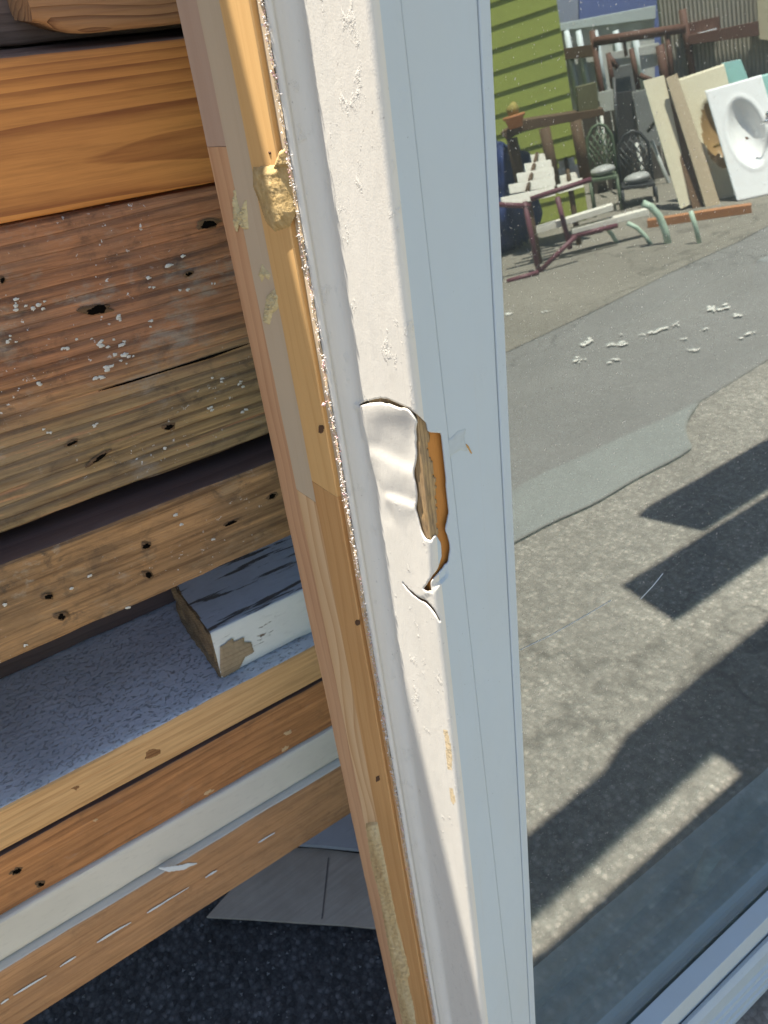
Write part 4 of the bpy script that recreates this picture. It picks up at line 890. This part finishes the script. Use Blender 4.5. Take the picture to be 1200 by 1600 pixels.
# brown trestle in front of the green wall
Gt = Gg - n * 1.2; R_ = vroot('brown_trestle', 'long dark brown trestle in front of the green wall', 'trestle', Gt)
rslab('top_beam', R_, [(60, 568), (150, 515), (500, 462), (505, 492), (160, 560), (90, 600)], Gt, .5, MAT['beam'])
for a, b in (((250, 545), (300, 800)), ((382, 515), (425, 760)), ((110, 590), (150, 800))): rtube('leg', R_, [a, b], Gt, .05, MAT['beam'])
rslab('box_on_top', R_, [(385, 372), (470, 350), (480, 470), (395, 480)], Gt, .4, plain('olive_box', (.12, .11, .05), .7), .05)
# white slatted seats
Gw = r_g(*Z6(230, 1165)) + n * .35; MAT['slat'] = plain('cream_white_slat', (.70, .66, .56), .6, var=.08)
def slats(label, L, Gp_):
    R_ = vroot('slatted_seat', label, 'seat', Gp_, 'white slatted seats'); m0 = []
    for k, (a, b) in enumerate(L):
        bk = .5 - .13 * k; p, q = rp(*a, Gp_, bk), rp(*b, Gp_, bk); d_ = Vector((0, 0, 1)) * -.075
        slab('slat', rel(R_, [p, q, q + d_ - away(Gp_) * .03, p + d_ - away(Gp_) * .03]), .02, MAT['slat'], R_, None, .003, away(Gp_)); m0.append((p + q) / 2)
    tube('spine', rel(R_, [m0[0] + away(Gp_) * .03, m0[-1] + away(Gp_) * .03]), .02, MAT['beam'], R_)
    e = m0[-1] + away(Gp_) * .03; tube('leg', rel(R_, [e, Vector((e.x, e.y, .01))]), .025, MAT['beam'], R_)
slats('white slatted seat with stepped slats beside the blue tarp', [((190, 662), (252, 654)), ((162, 700), (278, 682)), ((130, 742), (288, 714)), ((95, 790), (292, 754)), ((62, 845), (292, 795))], Gw)
slats('second white slatted seat nearer the wire chairs', [((310, 690), (375, 670)), ((302, 722), (398, 698)), ((302, 756), (412, 726)), ((304, 790), (410, 760))], Gw + n * .3)
# plum steel frame with planks and pale green hoops
MAT['plum'] = plain('plum_steel', (.13, .045, .055), .5, var=.2); MAT['mint'] = plain('pale_green_tube', (.40, .50, .38), .45)
Gr = r_g(*Z6(230, 1165)); R_ = vroot('steel_frame', 'plum steel table frame without its top', 'frame', Gr)
for a, b, c_ in (((40, 872), (190, 880), 0), ((165, 860), (225, 1160), 0), ((225, 1160), (385, 1005), 0), ((305, 840), (360, 1060), .3), ((190, 850), (450, 765), .2), ((40, 872), (60, 1190), 0), ((225, 1160), (90, 1200), -.1), ((360, 1010), (560, 960), .3)): rtube('bar', R_, [a, b], Gr, .022, MAT['plum'], [c_, c_])
for nm_, a, b in (('lower white plank resting on the plum frame', (205, 975), (540, 872)), ('upper white plank resting behind the plum frame', (365, 978), (690, 890))):
    p, q = rp(*a, Gr, .35), rp(*b, Gr, .35); R2 = vroot('white_plank', nm_, 'plank', p, 'white planks on the plum frame'); dn = Vector((0, 0, -.05))
    slab('plank', rel(R2, [p, q, q + dn, p + dn]), .12, MAT['slat'], R2, None, .003, away(Gr))
Gh = r_g(*Z6(775, 1040))
for i_, L in enumerate(([(665, 865), (700, 880), (735, 920), (760, 980), (775, 1042)], [(470, 945), (505, 965), (535, 1000), (560, 1040)], [(600, 950), (640, 970), (675, 1005), (700, 1045)], [(870, 900), (890, 960), (910, 1042)])):
    gg = r_g(*Z6(*L[-1])); R2 = vroot('garden_hoop', ('thick pale green hoop, largest of the bent tubes by the planks', 'pale green hoop nearest the plum frame', 'pale green hoop between the plank and the largest hoop', 'slim pale green hoop before the timber beam')[i_], 'hoop', gg, 'pale green hoops'); rtube('hoop', R2, L, gg, .03 if i_ == 0 else .018, MAT['mint'])
# blue tarp heap and orange cone
Gu = r_g(*Z6(230, 1165)) + n * 1.1; MAT['tarp'] = plain('blue_tarp', (.02, .035, .11), .5, var=.6, scale=9, bump=.6)
c0 = rp(60, 690, Gu, .3); R_ = vroot('tarp_heap', 'crumpled dark blue tarp heap left of the slatted seats', 'tarp', Vector((c0.x, c0.y, 0)))
V = []; F = []
for j in range(25):
    for i in range(40):
        t, ph = math.pi * j / 24, 2 * math.pi * i / 40; v = Vector((math.sin(t) * math.cos(ph), math.sin(t) * math.sin(ph), math.cos(t))); k_ = 1 + .35 * mn.noise(v * 2.2) + .22 * mn.noise(v * 5.) + .1 * mn.noise(v * 11)
        V.append(Vector((v.x * .30 * k_, v.y * .30 * k_, .52 + v.z * .50 * k_)))
for j in range(24):
    for i in range(40): F.append((j * 40 + i, j * 40 + (i + 1) % 40, (j + 1) * 40 + (i + 1) % 40, (j + 1) * 40 + i))
mk('tarp', V, F, MAT['tarp'], R_, None, True)
p0, p1 = rp(128, 545, Gt, -.1), rp(118, 490, Gt, -.1); R_ = vroot('orange_pot', 'faded orange pot standing on the dark trestle', 'pot', p0); MAT['orange'] = plain('faded_orange', (.42, .17, .06), .7)
tube('pot', rel(R_, [p0, p0 + (p1 - p0) * .75, p0 + (p1 - p0) * .76, p1]), [.06, .085, .10, .10], MAT['orange'], R_, None, 16)
tube('plant_stem', rel(R_, [p1, p1 + (p1 - p0) * .5, p1 + (p1 - p0) * .9 + Vector((.03, 0, 0))]), [.045, .06, .02], plain('dry_plant', (.30, .24, .06), .8, var=.4), R_, None, 8)

# odds and ends propped before the fence
for lab, a, b, r_, col in (('pale pole propped beside the dark wire chair', (640, 610), (700, 880), .02, (.5, .5, .46)), ('grey pole crossing in front of the narrow cream slab', (705, 600), (825, 900), .022, (.33, .34, .32)), ('thin dark pole rising behind the wire chairs', (545, 330), (560, 640), .018, (.06, .06, .06)), ('thin pale pole beside the green wall corner', (490, 480), (512, 700), .018, (.55, .55, .5)), ('curved-top dark rod left of the cream slab', (690, 560), (735, 500), .022, (.05, .05, .045))):
    R2 = vroot('propped_pole', lab, 'pole', rp(*b, Gf), 'poles propped before the fence'); rtube('pole', R2, [a, b], Gf, r_, plain('pole_paint', col, .5, var=.3), [.05, -.1])
for lab, L, col, bk in (('grey enamel panel standing behind the wire chairs', [(625, 395), (700, 375), (745, 620), (660, 640)], (.24, .24, .23), .25), ('dark steel cabinet behind the wire chairs', [(540, 400), (622, 385), (650, 640), (560, 650)], (.05, .045, .045), .3), ('pale box beside the trestle', [(478, 395), (540, 380), (548, 470), (488, 480)], (.5, .5, .46), .2)):
    R2 = vroot('stored_panel', lab, 'panel', rp(*L[2], Gf, bk), 'panels stored along the fence'); rslab('panel', R2, L, Gf, .05, plain('stored_panel_paint', col, .6, var=.25, scale=6), bk)
